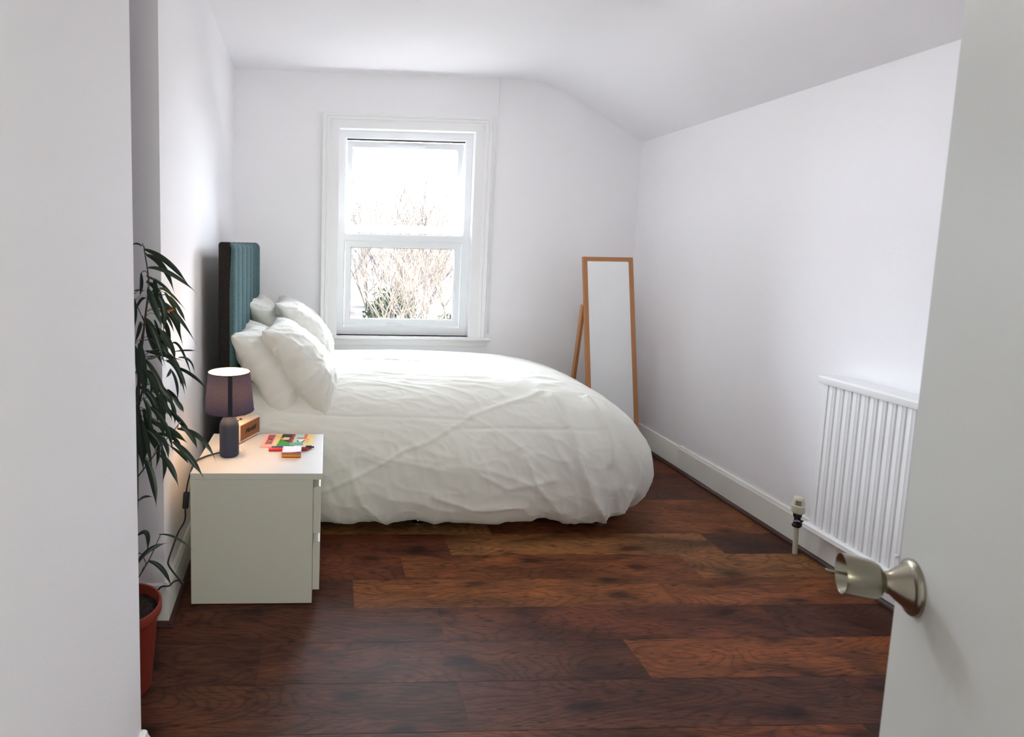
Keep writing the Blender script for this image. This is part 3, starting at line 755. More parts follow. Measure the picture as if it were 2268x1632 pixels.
# pillows
def pillow(name, C, ydir, xdir, Lx, Ly, T, seed, label, group):
    """C centre, xdir = along the slope (down), ydir = along the headboard"""
    xd = Vector(xdir).normalized(); yd = Vector(ydir).normalized(); nd = xd.cross(yd).normalized()
    if nd.x < 0: nd = -nd
    xd = xd; n = 72; V = []
    bm = bmesh.new()
    def pt(a, b, s):
        e = max(0, (1 - abs(a) ** 2.6)) ** .5 * max(0, (1 - abs(b) ** 3.0)) ** .5
        xa = a * Lx / 2 * (1 - .07 * (1 - b * b) * abs(a) ** 3); yb = b * Ly / 2 * (1 - .06 * (1 - a * a) * abs(b) ** 3)
        h = s * T / 2 * e
        # slump towards the lower edge
        h *= 1 + .22 * a
        q = Vector((a * 1.6, b * 2.2, seed + s))
        w1 = noise.noise(q * 1.1) * .020 * e
        r = math.atan2(b, a); rad_ = max(abs(a), abs(b))
        pull = (1 - abs(noise.noise(Vector((math.cos(r) * 5.5, math.sin(r) * 5.5, seed * 2 + s + rad_ * .8))))) ** 5 * .012 * min(1, max(0, (rad_ - .25) / .5)) * min(1, e * 3)
        w2 = (1 - abs(noise.noise(Vector((a * 3 + b * 2, b * 5 - a, seed * 3 + s))))) ** 6 * .009 * e + (1 - abs(noise.noise(Vector((a * 7 - b * 2, b * 4 + a * 3, seed * 3 + s * 2))))) ** 8 * .004 * e
        h += s * (w1 + pull + w2) - s * .012 * e
        edge = noise.noise(Vector((a * 6, b * 6, seed * 5))) * .012 * rad_ ** 6
        bend = -.035 * (a * a) + .02 * noise.noise(Vector((a, b * 1.5, seed * 7)))
        return Vector(C) + xd * (xa + edge) + yd * (yb + edge) + nd * (h + bend)
    for s in (1, -1):
        G = []
        for i in range(n + 1):
            a = math.sin((i / n - .5) * PI) ; row_ = []
            for j in range(n + 1):
                b = math.sin((j / n - .5) * PI); row_.append(bm.verts.new(pt(a, b, s)))
            G.append(row_)
        for i in range(n):
            for j in range(n): bm.faces.new((G[i][j], G[i + 1][j], G[i + 1][j + 1], G[i][j + 1]))
    bmesh.ops.remove_doubles(bm, verts=bm.verts, dist=2e-4)
    bmesh.ops.recalc_face_normals(bm, faces=bm.faces)
    o = obj(name, bm, M_pillow, smooth=True); tag(o, label, 'pillow', group); return o
PG = 'white pillows at the head of the bed'
pillow('pillow', (-.293, 3.235, .775), (0, 1, 0), (.56, 0, -.83), .55, .64, .25, 1.3, 'near white pillow propped against the headboard, behind another pillow', PG)
pillow('pillow', (-.118, 3.215, .812), (.05, 1, 0), (.60, 0, -.80), .55, .62, .25, 5.1, 'near white plump pillow in front, closest to the bedside cabinet and lamp', PG)
pillow('pillow', (-.325, 3.865, .875), (0, 1, 0), (.50, 0, -.86), .56, .56, .20, 8.7, 'far white pillow against the headboard on the window side', PG)
pillow('pillow', (-.135, 3.835, .875), (-.04, 1, 0), (.60, 0, -.80), .56, .56, .23, 12.2, 'far white pillow in front on the window side, closest to the window sill', PG)

# ================================================================== BEDSIDE CABINET
cab = empty('bedside_cabinet', (-.26, 2.47, 0), 'cream two-drawer bedside cabinet with a white top beside the bed', 'cabinet')
CY0, CY1 = 2.232, 2.708
bm = bmesh.new(); box(bm, -.524, -.042, CY0, CY1, .004, .522, .0015, 1); obj('carcass', bm, M_cabinet, cab)
bm = bmesh.new(); box(bm, -.524, -.006, CY0 - .002, CY1 + .004, .522, .548, .0018, 2)
for f in bm.faces:
    f.normal_update(); f.material_index = 1 if f.normal.z > .6 else 0
obj('cabinet_top', bm, [M_cabinet, M_cabtop], cab, label='white laminate top')
for z0, z1 in ((.300, .520), (.062, .290)):
    bm = bmesh.new(); x0, x1 = -.0405, -.013
    prism(bm, [(x0, z0), (x1, z0), (x1, z1 - .026), (x1 - .006, z1 - .024), (x0, z1 - .032)], CY0 + .001, CY1 - .002, 'y')
    obj('drawer', bm, M_cabinet, cab)
TZ = .548

# ------------------------------------------------------------------ lamp
LX, LY = -.405, 2.43
lamp = empty('table_lamp', (LX, LY, TZ), 'lit table lamp with a bottle shaped grey base and dark blue shade', 'lamp')
T_ = Matrix.Translation((LX, LY, TZ))
bm = bmesh.new(); lathe(bm, [(0, .0005), (.036, .0005), (.0395, .003), (.0405, .008), (.0405, .120), (.0398, .134), (.036, .147), (.029, .159), (.0235, .168), (.0212, .178), (.0208, .200), (.0195, .202), (0, .202)], 48, T_)
obj('lamp_base', bm, M_lampbase, lamp, autosmooth=40)
bm = bmesh.new(); lathe(bm, [(0, .202), (.013, .202), (.013, .246), (0, .246)], 24, T_); obj('bulb_holder', bm, M_valvew, lamp, autosmooth=40)
Mb = bpy.data.materials.new('glowing_bulb'); Mb.use_nodes = True
b_ = Mb.node_tree.nodes['Principled BSDF']; b_.inputs['Emission Color'].default_value = (1, .58, .27, 1); b_.inputs['Emission Strength'].default_value = 44
bm = bmesh.new(); lathe(bm, [(0, .240), (.012, .245), (.016, .258), (.0275, .278), (.030, .292), (.026, .308), (.014, .319), (0, .322)], 24, T_)
obj('bulb', bm, Mb, lamp, smooth=True)
SZ0, SZ1, SR0, SR1 = .198, .362, .1035, .0875
bm = bmesh.new(); lathe(bm, [(SR0, SZ0), (SR1, SZ1)], 64, T_); 
so = obj('lamp_shade', bm, M_shade, lamp, smooth=True)
bm = bmesh.new(); lathe(bm, [(SR0 - .0016, SZ0 + .0005), (SR1 - .0016, SZ1 - .0005)], 64, T_); obj('shade_lining', bm, M_lining, so, smooth=True)
nrm = 48
for (r, z) in ((SR0, SZ0), (SR1, SZ1)):
    bm = bmesh.new()
    pts = [(LX + r * math.cos(2 * PI * i / nrm), LY + r * math.sin(2 * PI * i / nrm), TZ + z) for i in range(nrm + 1)]
    tube(bm, pts, .0014, n=6, smooth=False)
    obj('shade_rim', bm, M_seam, so, smooth=True)
bm = bmesh.new(); a0 = math.atan2(-LY, -LX + .10); V = []   # dark band down the front of the shade
for da in (-.098, -.05, 0, .05, .098):
    V.append([bm.verts.new((LX + (r + .0012) * math.cos(a0 + da * .0875 / r), LY + (r + .0012) * math.sin(a0 + da * .0875 / r), TZ + z)) for r, z in ((SR0, SZ0), (SR1, SZ1))])
for A, B in zip(V, V[1:]): bm.faces.new((A[0], A[1], B[1], B[0]))
bmesh.ops.recalc_face_normals(bm, faces=bm.faces)
sd = obj('shade_band', bm, M_seam, so, label='opaque dark band down the shade'); sd.modifiers.new('t', 'SOLIDIFY').thickness = .001
bm = bmesh.new()   # ring that carries the shade
for k in range(3):
    a = k * 2 * PI / 3 + .5; tube(bm, [(LX + .012 * math.cos(a), LY + .012 * math.sin(a), TZ + .24), (LX + (SR0 - .006) * math.cos(a), LY + (SR0 - .006) * math.sin(a), TZ + .215)], .0013, n=6, smooth=False)
obj('shade_carrier', bm, M_seam, lamp)
bm = bmesh.new()
tube(bm, [(LX - .039, LY - .006, TZ + .012), (-.475, 2.420, TZ + .006), (-.505, 2.385, TZ + .006), (-.527, 2.33, TZ + .006), (-.537, 2.28, .520), (-.540, 2.25, .49), (-.545, 2.25, .46)], .0034, n=8)
cord = obj('cord', bm, M_cable, lamp, smooth=True)
bm = bmesh.new(); box(bm, -.012, .012, -.009, .009, -.034, .034, .006, 3, M=Matrix.Translation((-.546, 2.252, .428)) @ Matrix.Rotation(.08, 4, 'Y'))
obj('cord_switch', bm, M_cable, lamp, autosmooth=35)
bm = bmesh.new()
tube(bm, [(-.548, 2.25, .397), (-.551, 2.25, .345), (-.572, 2.23, .305), (-.575, 2.17, .285), (-.572, 2.09, .272), (-.570, 2.082, .255), (-.548, 2.080, .222), (-.528, 2.078, .199)], .0034, n=8)
box(bm, -.005, .005, -.005, .005, -.012, .012, .003, 2, M=Matrix.Translation((-.524, 2.078, .193)) @ Matrix.Rotation(-.7, 4, 'Y'))
tube(bm, [(-.527, 2.078, .200), (-.548, 2.072, .197), (-.565, 2.066, .184), (-.590, 2.06, .185), (-.606, 2.05, .172), (-.640, 2.03, .145), (-.70, 2.02, .06), (-.78, 2.0, .006)], .0032, n=8)
obj('cord', bm, M_cable, lamp, smooth=True)

# ------------------------------------------------------------------ speaker
spk = empty('wooden_speaker', (-.36, 2.65, TZ), 'small cream box speaker with a brown grille behind the lamp', 'speaker')
sx = Vector((.071, .152, 0)).normalized(); sn = Vector((sx.y, -sx.x, 0))      # along the grille, out of the grille
SL, SD, SH = .172, .085, .090
S0 = Vector((-.380, 2.558, TZ + .001))
MS = Matrix(((sx.x, -sn.x, 0, S0.x), (sx.y, -sn.y, 0, S0.y), (0, 0, 1, S0.z), (0, 0, 0, 1)))   # x along, y back, z up
M_cream = mat('cream_vinyl', s2l((226, 205, 178))[:3], .5)
M_dark = mat('black_plastic', (.015, .012, .01), .45)
bm = bmesh.new(); box(bm, 0, SL, 0, SD, .004, SH, .005, 3, M=MS); bmesh.ops.recalc_face_normals(bm, faces=bm.faces)
obj('speaker_body', bm, M_cream, spk, autosmooth=35)
bm = bmesh.new(); box(bm, .01, SL - .01, .01, SD - .01, 0, .005, M=MS); bmesh.ops.recalc_face_normals(bm, faces=bm.faces); obj('rubber_foot', bm, M_dark, spk)
Mg = mat('brown_woven_grille', s2l((150, 92, 50))[:3], .55)
nt = Mg.node_tree; tcn = nt.nodes.new('ShaderNodeTexCoord'); ch = nt.nodes.new('ShaderNodeTexBrick')
mpn = nt.nodes.new('ShaderNodeMapping'); mpn.inputs['Rotation'].default_value = (PI / 2, 0, 0)
nt.links.new(tcn.outputs['Object'], mpn.inputs[0]); nt.links.new(mpn.outputs[0], ch.inputs[0])
ch.inputs['Scale'].default_value = 170; ch.inputs['Color1'].default_value = s2l((168, 106, 60)); ch.inputs['Color2'].default_value = s2l((140, 84, 46)); ch.inputs['Mortar'].default_value = s2l((70, 36, 18)); ch.inputs['Mortar Size'].default_value = .035
nt.links.new(ch.outputs[0], nt.nodes['Principled BSDF'].inputs['Base Color'])
bm = bmesh.new(); box(bm, .006, SL - .006, -.0015, .002, .012, SH - .007, .001, 1, M=MS); bmesh.ops.recalc_face_normals(bm, faces=bm.faces); g_ = obj('grille', bm, Mg, spk)
tm = text_mesh('Marshall', .030, .0006, MS @ Matrix.Translation((SL / 2, -.0022, SH / 2 + .003)) @ Matrix.Rotation(PI / 2, 4, 'X'), shear=.45, space=.86, bold=.0006)
link('lettering', tm, M_dark, g_)
bm = bmesh.new()
for x_ in (.045, .072): lathe(bm, [(0, 0), (.007, 0), (.007, .0025), (.005, .004), (0, .004)], 20, MS @ Matrix.Translation((x_, .042, SH)))
obj('button', bm, M_dark, spk)
bm = bmesh.new(); box(bm, .125, .150, .060, .063, SH, SH + .001, M=MS); obj('indicator_slot', bm, Mg, spk)

# ------------------------------------------------------------------ book
bk_ = empty('picture_book', (-.165, 2.60, TZ), 'thin paperback with a pink spine edge and colourful geometric cover lying on the cabinet', 'book')
bx = Vector((.224, -.006, 0)).normalized(); by_ = Vector((.010, .168, 0)).normalized()
B0 = Vector((-.283, 2.522, TZ + .0005)); BW, BH, BT = .226, .165, .0075
MBk = Matrix(((bx.x, by_.x, 0, B0.x), (bx.y, by_.y, 0, B0.y), (0, 0, 1, B0.z), (0, 0, 0, 1)))
bm = bmesh.new(); box(bm, .001, BW - .001, .001, BH - .001, .0008, BT - .0008, M=MBk); obj('pages', bm, mat('paper_pages', s2l((225, 190, 170))[:3], .8), bk_)
PC = {n: mat('cover_' + n, s2l(c)[:3], .45) for n, c in dict(pink=(240, 178, 176), yellow=(214, 208, 130), green=(52, 140, 66), sea=(96, 166, 132), navy=(38, 32, 48), orange=(238, 140, 36), sand=(226, 206, 150), red=(178, 42, 48), mint=(176, 214, 206), coral=(230, 92, 62), ochre=(222, 190, 112), white=(236, 236, 240), maroon=(120, 50, 52), black=(30, 28, 32)).items()}
def flat(bm, pts, z, mi, th=.00004):
    V0 = [bm.verts.new(MBk @ Vector((p_[0] * BW, p_[1] * BH, z))) for p_ in pts]; V1 = [bm.verts.new(MBk @ Vector((p_[0] * BW, p_[1] * BH, z - th))) for p_ in pts]
    n2 = len(pts); fs = [bm.faces.new(V0), bm.faces.new(V1[::-1])]
    for i in range(n2): fs.append(bm.faces.new((V0[i], V1[i], V1[(i + 1) % n2], V0[(i + 1) % n2])))
    for f in fs: f.material_index = mi
keys = list(PC)
bm = bmesh.new(); box(bm, 0, BW, 0, BH, BT - .0008, BT, .0003, 1, mi=keys.index('ochre'), M=MBk); box(bm, 0, BW, 0, BH, 0, .0008, .0003, 1, mi=keys.index('pink'), M=MBk)
box(bm, 0, .30 * BW, -.0008, .0005, 0, BT, mi=keys.index('pink'), M=MBk)
z = BT + .0001
for col, pts in (('pink', [(0, 0), (.30, 0), (.235, 1), (0, 1)]), ('sand', [(.22, .12), (.29, .1), (.30, 1), (.23, 1)]), ('yellow', [(.255, 0), (.30, 0), (.335, 1), (.28, 1)]),
                 ('green', [(.30, 0), (.62, 0), (.62, .26), (.56, .26), (.335, .55)]), ('sea', [(.62, 0), (.84, 0), (.80, .34), (.55, .30), (.55, .14)]),
                 ('navy', [(.335, .56), (.545, .28), (.56, .5), (.56, 1), (.345, 1)]), ('maroon', [(.50, .36), (.545, .30), (.555, .66), (.52, .66)]),
                 ('red', [(.545, .28), (.59, .26), (.61, 1), (.555, 1)]), ('mint', [(.60, .30), (.80, .34), (.80, 1), (.62, 1)])):
    flat(bm, pts, z, keys.index(col)); z += .00006
z += .0001
for col, pts in (('orange', [(.315, .62), (.39, .46), (.39, .70)]), ('sand', [(.39, .50), (.50, .50), (.52, .70), (.39, .72)]), ('coral', [(.80, .66), (.86, .66), (.87, 1), (.80, 1)]),
                 ('coral', [(.66, .62), (.87, .60), (.87, .72), (.66, .72)]), ('white', [(.68, .52), (.75, .38), (.82, .40), (.84, .56)]), ('black', [(.67, .46), (.695, .34), (.72, .34), (.69, .48)]),
                 ('black', [(.77, .36), (.80, .33), (.84, .5), (.83, .53)]), ('sand', [(.86, .6), (.885, .6), (.895, 1), (.87, 1)]), ('black', [(.86, .36), (.905, .34), (.905, .355), (.86, .375)]),
                 ('black', [(.86, .56), (.905, .58), (.905, .565), (.86, .545)]), ('black', [(.90, .34), (.906, .34), (.906, .44), (.90, .44)]), ('black', [(.90, .50), (.906, .50), (.906, .62), (.90, .62)])):
    flat(bm, pts, z, keys.index(col)); z += .00003
cv = obj('cover', bm, list(PC.values()), bk_)
tm = text_mesh('THIS IS MARTERS', .036, .0002, MBk @ Matrix.Translation((.115 * BW + .006, BH / 2, BT + .0013)) @ Matrix.Rotation(PI / 2, 4, 'Z') @ Matrix.Diagonal((.48, 1.15, 1, 1)), bold=.0006)
link('lettering', tm, mat('plum_ink', s2l((150, 78, 80))[:3], .6), cv)

# ------------------------------------------------------------------ markers and note block
def marker(name, p0, p1, r, body, cap, band, label):
    p0, p1 = Vector(p0), Vector(p1); d = p1 - p0; L_ = d.length
    M = Matrix.Translation(p0) @ Vector((0, 0, 1)).rotation_difference(d).to_matrix().to_4x4()
    t = empty(name, tuple(p0), label, 'marker pen', 'markers on the bedside cabinet')
    a, b2, c2 = L_ * .52, L_ * .80, L_
    bm = bmesh.new(); lathe(bm, [(0, 0), (r * .8, 0), (r, .002), (r, a), (0, a)], 20, M); obj('barrel', bm, body, t, autosmooth=40)
    bm = bmesh.new(); lathe(bm, [(0, a), (r * 1.0, a), (r * 1.0, b2), (0, b2)], 20, M); obj('label_band', bm, band, t, autosmooth=40)
    bm = bmesh.new(); lathe(bm, [(0, b2), (r * 1.02, b2), (r * 1.02, c2 - .012), (r * .6, c2 - .010), (r * .55, c2), (0, c2)], 20, M); obj('cap', bm, cap, t, autosmooth=40)
Mred = mat('red_marker_plastic', s2l((212, 46, 66))[:3], .35); Mdr = mat('dark_red_plastic', s2l((140, 24, 34))[:3], .35)
Mbl = mat('blue_marker_plastic', s2l((28, 62, 120))[:3], .35); Mnv = mat('navy_plastic', s2l((26, 34, 62))[:3], .35); Mwh = mat('white_print_band', s2l((232, 228, 226))[:3], .5)
marker('marker_pen', (-.243, 2.478, TZ + .0078), (-.064, 2.488, TZ + .0078), .0074, Mred, Mdr, Mwh, 'red marker pen lying behind the sticky note block, nearest the cabinet front edge')
marker('marker_pen', (-.232, 2.502, TZ + .0074), (-.046, 2.512, TZ + .0074), .0070, Mbl, Mnv, Mwh, 'blue marker pen lying between the book and the red marker pen')
nb = empty('sticky_note_block', (-.14, 2.44, TZ), 'small square block of sticky notes in rainbow layers with a white lilac top', 'notepad')
MN = Matrix.Translation((-.1395, 2.4375, TZ + .0005)) @ Matrix.Rotation(.0, 4, 'Z')
lay = [('red_notes', (186, 30, 20), .0045), ('orange_notes', (246, 160, 40), .0045), ('lime_notes', (160, 150, 20), .0055), ('brown_pink_notes', (188, 104, 78), .0065), ('violet_notes', (120, 92, 150), .0015)]
z = 0
for n2, c, h in lay:
    bm = bmesh.new(); box(bm, -.040, .040, -.038, .038, z, z + h, M=MN); obj('note_layer', bm, mat(n2, s2l(c)[:3], .7), nb); z += h
n = 10; P = np.zeros((n, n, 3))
for i in range(n):
    for j in range(n):
        a, b2 = i / (n - 1), j / (n - 1); lift = .004 * max(0, a - .4) * max(0, .5 - b2) * 3.3
        v = MN @ Vector((-.040 + .08 * a, -.038 + .076 * b2, z + .0006 + lift)); P[i, j] = v
me = grid_mesh('top_note', P); tn = link('top_note', me, mat('pale_lilac_note', s2l((232, 224, 240))[:3], .7), nb, smooth=True); tn.modifiers.new('t', 'SOLIDIFY').thickness = .0006

# ================================================================== PLANT
pl = empty('potted_plant', (-.64, 1.80, 0), 'tall potted fig with long narrow drooping dark leaves in a terracotta pot', 'plant')
TP = Matrix.Translation((-.641, 1.80, 0))
bm = bmesh.new(); lathe(bm, [(0, .002), (.082, .002), (.086, .006), (.108, .252), (.118, .254), (.121, .258), (.121, .282), (.119, .286), (.113, .286), (.110, .280), (.106, .22), (0, .22)], 64, TP)
obj('pot', bm, M_pot, pl, autosmooth=35)
n = 40; P = []
bm = bmesh.new(); ring0 = None
for k in range(0, 9):
    r = .107 * k / 8
    ring = [bm.verts.new((-.641 + r * math.cos(2 * PI * i / n), 1.80 + r * math.sin(2 * PI * i / n), .262 + .006 * noise.noise(Vector((r * 60 * math.cos(2 * PI * i / n), r * 60 * math.sin(2 * PI * i / n), 0))) - .006 * (k / 8) ** 3)) for i in range(n)] if k else [bm.verts.new((-.641, 1.80, .264))]
    if ring0:
        for i in range(n):
            if len(ring0) == 1: bm.faces.new((ring0[0], ring[i], ring[(i + 1) % n]))
            else: bm.faces.new((ring0[i], ring[i], ring[(i + 1) % n], ring0[(i + 1) % n]))
    ring0 = ring
obj('soil', bm, M_soil, pl, smooth=True)
LEAVES = [[-0.5397,1.7543,1.4249,-0.4687,1.7344,1.3883,-0.3973,1.7146,1.3162,0.0168,0],[-0.5463,1.7911,1.4078,-0.4926,1.7738,1.3701,-0.4529,1.7566,1.2889,0.0188,0],[-0.519,1.7153,1.3726,-0.453,1.7104,1.3574,-0.3714,1.7055,1.2964,0.0135,0],[-0.5839,1.9111,1.3361,-0.5355,1.9262,1.3054,-0.4935,1.9412,1.2501,0.01,0],[-0.5734,1.876,1.3206,-0.5385,1.8621,1.2994,-0.5077,1.8482,1.2521,0.0147,0],[-0.5738,1.8234,1.3496,-0.5754,1.8268,1.3151,-0.5805,1.8301,1.2718,0.0159,0],[-0.5289,1.7397,1.3088,-0.5076,1.72,1.2685,-0.4712,1.7003,1.187,0.0213,0],[-0.512,1.7493,1.3347,-0.5139,1.7707,1.2967,-0.5191,1.7921,1.2407,0.0153,0],[-0.5398,1.8907,1.2954,-0.5125,1.906,1.2857,-0.4529,1.9213,1.2162,0.0099,2],[-0.5189,1.8841,1.2874,-0.4959,1.8688,1.2572,-0.4664,1.8534,1.217,0.0132,2],[-0.4699,1.7713,1.284,-0.4455,1.7776,1.2434,-0.4274,1.784,1.2022,0.0109,0],[-0.5471,1.8683,1.2564,-0.4903,1.8861,1.2234,-0.4174,1.9038,1.1058,0.0147,0],[-0.5429,1.9024,1.2279,-0.5069,1.8817,1.2022,-0.4828,1.8611,1.1519,0.0099,0],[-0.5055,1.8393,1.2286,-0.4773,1.8479,1.1893,-0.4525,1.8565,1.1066,0.0144,0],[-0.5128,1.8164,1.2294,-0.4847,1.8003,1.2369,-0.4554,1.7841,1.2459,0.007,1],[-0.5938,1.8089,1.2718,-0.5932,1.8151,1.2301,-0.598,1.8212,1.16,0.019,0],[-0.5861,1.915,1.2657,-0.6093,1.9204,1.2539,-0.6223,1.9259,1.2168,0.01,0],[-0.57,1.826,1.2084,-0.5337,1.816,1.1687,-0.495,1.806,1.049,0.0176,0],[-0.5855,1.909,1.183,-0.5697,1.9127,1.117,-0.5306,1.9163,1.0319,0.0267,0],[-0.6012,1.9029,1.1872,-0.6103,1.9082,1.1646,-0.6271,1.9134,1.1051,0.0183,0],[-0.5068,1.8169,1.1723,-0.4824,1.8126,1.1247,-0.4665,1.8083,1.0768,0.019,0],[-0.4839,1.8377,1.1308,-0.454,1.8343,1.1071,-0.4142,1.8309,0.9981,0.0097,0],[-0.4495,1.7371,1.1234,-0.4145,1.7274,1.1289,-0.3783,1.7176,1.1288,0.0054,0],[-0.5817,1.8869,1.0959,-0.5313,1.8641,1.0899,-0.4421,1.8412,1.0722,0.0115,0],[-0.5261,1.7107,1.1059,-0.5088,1.717,1.1082,-0.4847,1.7233,1.1172,0.009,0],[-0.4468,1.7645,1.0996,-0.4141,1.7662,1.0894,-0.3981,1.768,1.0446,0.0077,0],[-0.4953,1.8084,1.08,-0.4597,1.8005,1.0506,-0.433,1.7927,0.9652,0.0158,0],[-0.5033,1.9294,1.035,-0.4419,1.9142,1.011,-0.3794,1.8989,0.9576,0.0118,0],[-0.5714,1.7949,1.137,-0.564,1.7994,1.0532,-0.5584,1.8039,0.9542,0.0267,0],[-0.5694,1.8455,1.0752,-0.5306,1.8343,1.0211,-0.4873,1.8231,0.928,0.0161,0],[-0.5487,1.7818,1.0469,-0.5294,1.7942,1.0095,-0.5152,1.8065,0.9354,0.0187,0],[-0.4728,1.7738,1.0598,-0.4573,1.7767,1.0144,-0.4553,1.7796,0.9546,0.0124,0],[-0.5201,1.908,0.9634,-0.49,1.888,0.9392,-0.464,1.8681,0.9081,0.015,0],[-0.4569,1.7142,1.0762,-0.4566,1.7006,1.0659,-0.4659,1.6871,1.0525,0.009,0],[-0.5569,1.876,1.0003,-0.5271,1.8818,0.97,-0.5079,1.8875,0.9244,0.0164,0],[-0.4543,1.7546,1.0845,-0.4328,1.7462,1.0492,-0.4147,1.7377,1.0006,0.0092,0],[-0.5705,1.7408,1.1396,-0.5649,1.7414,1.0994,-0.5645,1.7421,1.032,0.0152,0],[-0.5527,1.7098,1.0264,-0.5574,1.7128,0.9923,-0.5621,1.7158,0.958,0.012,0],[-0.595,1.9061,1.4321,-0.6145,1.9129,1.4405,-0.6337,1.9197,1.433,0.006,0],[-0.5769,1.869,1.2911,-0.6015,1.8759,1.2937,-0.6212,1.8828,1.2875,0.0059,2],[-0.4848,1.7042,1.196,-0.4601,1.6936,1.1589,-0.4418,1.6831,1.1318,0.0149,0],[-0.5644,1.9222,1.1925,-0.5547,1.9359,1.1355,-0.5451,1.9497,1.0472,0.0168,0],[-0.5828,1.7944,0.9448,-0.576,1.801,0.8351,-0.5691,1.8077,0.7138,0.0263,0],[-0.5769,1.8427,0.9162,-0.5609,1.8586,0.835,-0.5479,1.8745,0.7556,0.0236,0],[-0.5358,1.7675,0.9454,-0.4866,1.7521,0.8886,-0.4572,1.7366,0.8068,0.0195,0],[-0.5666,1.8022,0.7672,-0.5368,1.784,0.7104,-0.5185,1.7658,0.6149,0.0232,0],[-0.5638,1.7878,0.8953,-0.5528,1.7947,0.8187,-0.5382,1.8016,0.722,0.0132,0],[-0.5355,1.7762,0.8954,-0.4692,1.7517,0.8743,-0.4077,1.7271,0.8413,0.0196,0],[-0.5059,1.7103,0.8805,-0.471,1.6938,0.8545,-0.457,1.6773,0.8077,0.0173,0],[-0.5506,1.8803,0.824,-0.4946,1.8734,0.811,-0.4595,1.8665,0.7706,0.0138,0],[-0.5076,1.7668,0.7937,-0.469,1.7466,0.7628,-0.4382,1.7265,0.7014,0.0178,0],[-0.5303,1.9258,0.8967,-0.4801,1.922,0.8465,-0.445,1.9182,0.8,0.0194,0],[-0.4472,1.7478,0.883,-0.3727,1.7258,0.8617,-0.3212,1.7038,0.7908,0.0144,0],[-0.4523,1.7127,0.8551,-0.4007,1.6961,0.8149,-0.3515,1.6796,0.7503,0.0189,0],[-0.4976,1.8557,0.7899,-0.4564,1.8382,0.7655,-0.4303,1.8206,0.7415,0.0102,0],[-0.4271,1.7094,0.9026,-0.3964,1.7089,0.8745,-0.3788,1.7085,0.8283,0.0157,0],[-0.5703,1.7573,0.6508,-0.5585,1.7822,0.6527,-0.5391,1.807,0.6396,0.0081,0],[-0.5406,1.7281,0.9778,-0.5276,1.7286,0.9423,-0.5252,1.729,0.8778,0.0158,0],[-0.5503,1.878,0.9449,-0.538,1.8734,0.9308,-0.5314,1.8689,0.9129,0.0138,0],[-0.5189,1.9272,0.9281,-0.5037,1.926,0.8849,-0.502,1.9249,0.8374,0.0142,0],[-0.4622,1.7556,0.9782,-0.4404,1.7512,0.9544,-0.4273,1.7467,0.9323,0.0145,0],[-0.5597,1.7085,0.5635,-0.5306,1.7097,0.5665,-0.5355,1.7108,0.4957,0.0141,0],[-0.5771,1.7572,0.4472,-0.5449,1.7766,0.482,-0.4904,1.7961,0.4944,0.0145,0],[-0.5844,1.8911,0.3787,-0.5386,1.8911,0.3497,-0.5064,1.891,0.2792,0.0156,0],[-0.4953,1.7073,0.5676,-0.4402,1.695,0.5628,-0.3791,1.6827,0.5216,0.0063,0],[-0.4971,1.7557,0.9779,-0.4794,1.7412,0.9569,-0.4716,1.7266,0.929,0.0129,0],[-0.6061,1.9163,0.8261,-0.5907,1.9163,0.7853,-0.5992,1.9163,0.7236,0.0191,0],[-0.5414,1.8903,1.1014,-0.4892,1.8903,1.0517,-0.472,1.8903,0.9709,0.0201,0],[-0.5796,1.911,1.272,-0.5371,1.911,1.2426,-0.5188,1.911,1.192,0.0217,0],[-0.5902,1.8948,0.9557,-0.5406,1.8948,0.907,-0.5247,1.8948,0.8284,0.0186,0],[-0.5763,1.9217,0.932,-0.5297,1.9217,0.901,-0.5088,1.9217,0.8474,0.0155,0],[-0.5527,1.9108,0.7742,-0.5319,1.9108,0.7185,-0.5435,1.9108,0.6342,0.0158,0],[-0.5363,1.8607,0.9592,-0.5185,1.8607,0.9228,-0.5224,1.8607,0.8672,0.0185,0],[-0.5697,1.9152,0.7927,-0.5551,1.9152,0.7495,-0.5657,1.9152,0.6842,0.0149,0],[-0.5521,1.9068,1.26,-0.4966,1.9068,1.2163,-0.4746,1.9068,1.1432,0.0189,0],[-0.5533,1.9094,1.2116,-0.52,1.9094,1.1612,-0.5184,1.9094,1.083,0.0205,0],[-0.5669,1.853,1.0395,-0.5538,1.853,1.0039,-0.5617,1.853,0.9499,0.0179,0],[-0.5503,1.8858,0.9862,-0.5249,1.8858,0.9489,-0.5227,1.8858,0.8913,0.0184,0],[-0.5978,1.8432,0.8678,-0.5745,1.8432,0.8106,-0.5849,1.8432,0.7237,0.017,0],[-0.5646,1.9236,1.1476,-0.533,1.9236,1.1096,-0.5264,1.9236,1.0497,0.0156,0],[-0.5822,1.8225,0.9942,-0.5385,1.8225,0.9427,-0.5285,1.8225,0.8612,0.0202,0],[-0.5266,1.7974,1.2966,-0.4984,1.7974,1.243,-0.503,1.7974,1.1606,0.0198,0],[-0.5479,1.7735,0.9113,-0.5088,1.7735,0.8832,-0.4919,1.7735,0.8355,0.0148,0],[-0.5706,1.875,1.1397,-0.5186,1.875,1.1047,-0.4955,1.875,1.0442,0.0146,0],[-0.5714,1.832,1.0339,-0.528,1.832,0.9956,-0.5124,1.832,0.9328,0.0147,0],[-0.6084,1.9273,0.8356,-0.564,1.9273,0.7985,-0.547,1.9273,0.7372,0.0196,0],[-0.5463,1.8287,0.9993,-0.5011,1.8287,0.9689,-0.481,1.8287,0.9165,0.0206,0],[-0.5719,1.824,0.8574,-0.5254,1.824,0.8094,-0.5114,1.824,0.7324,0.0151,0]]
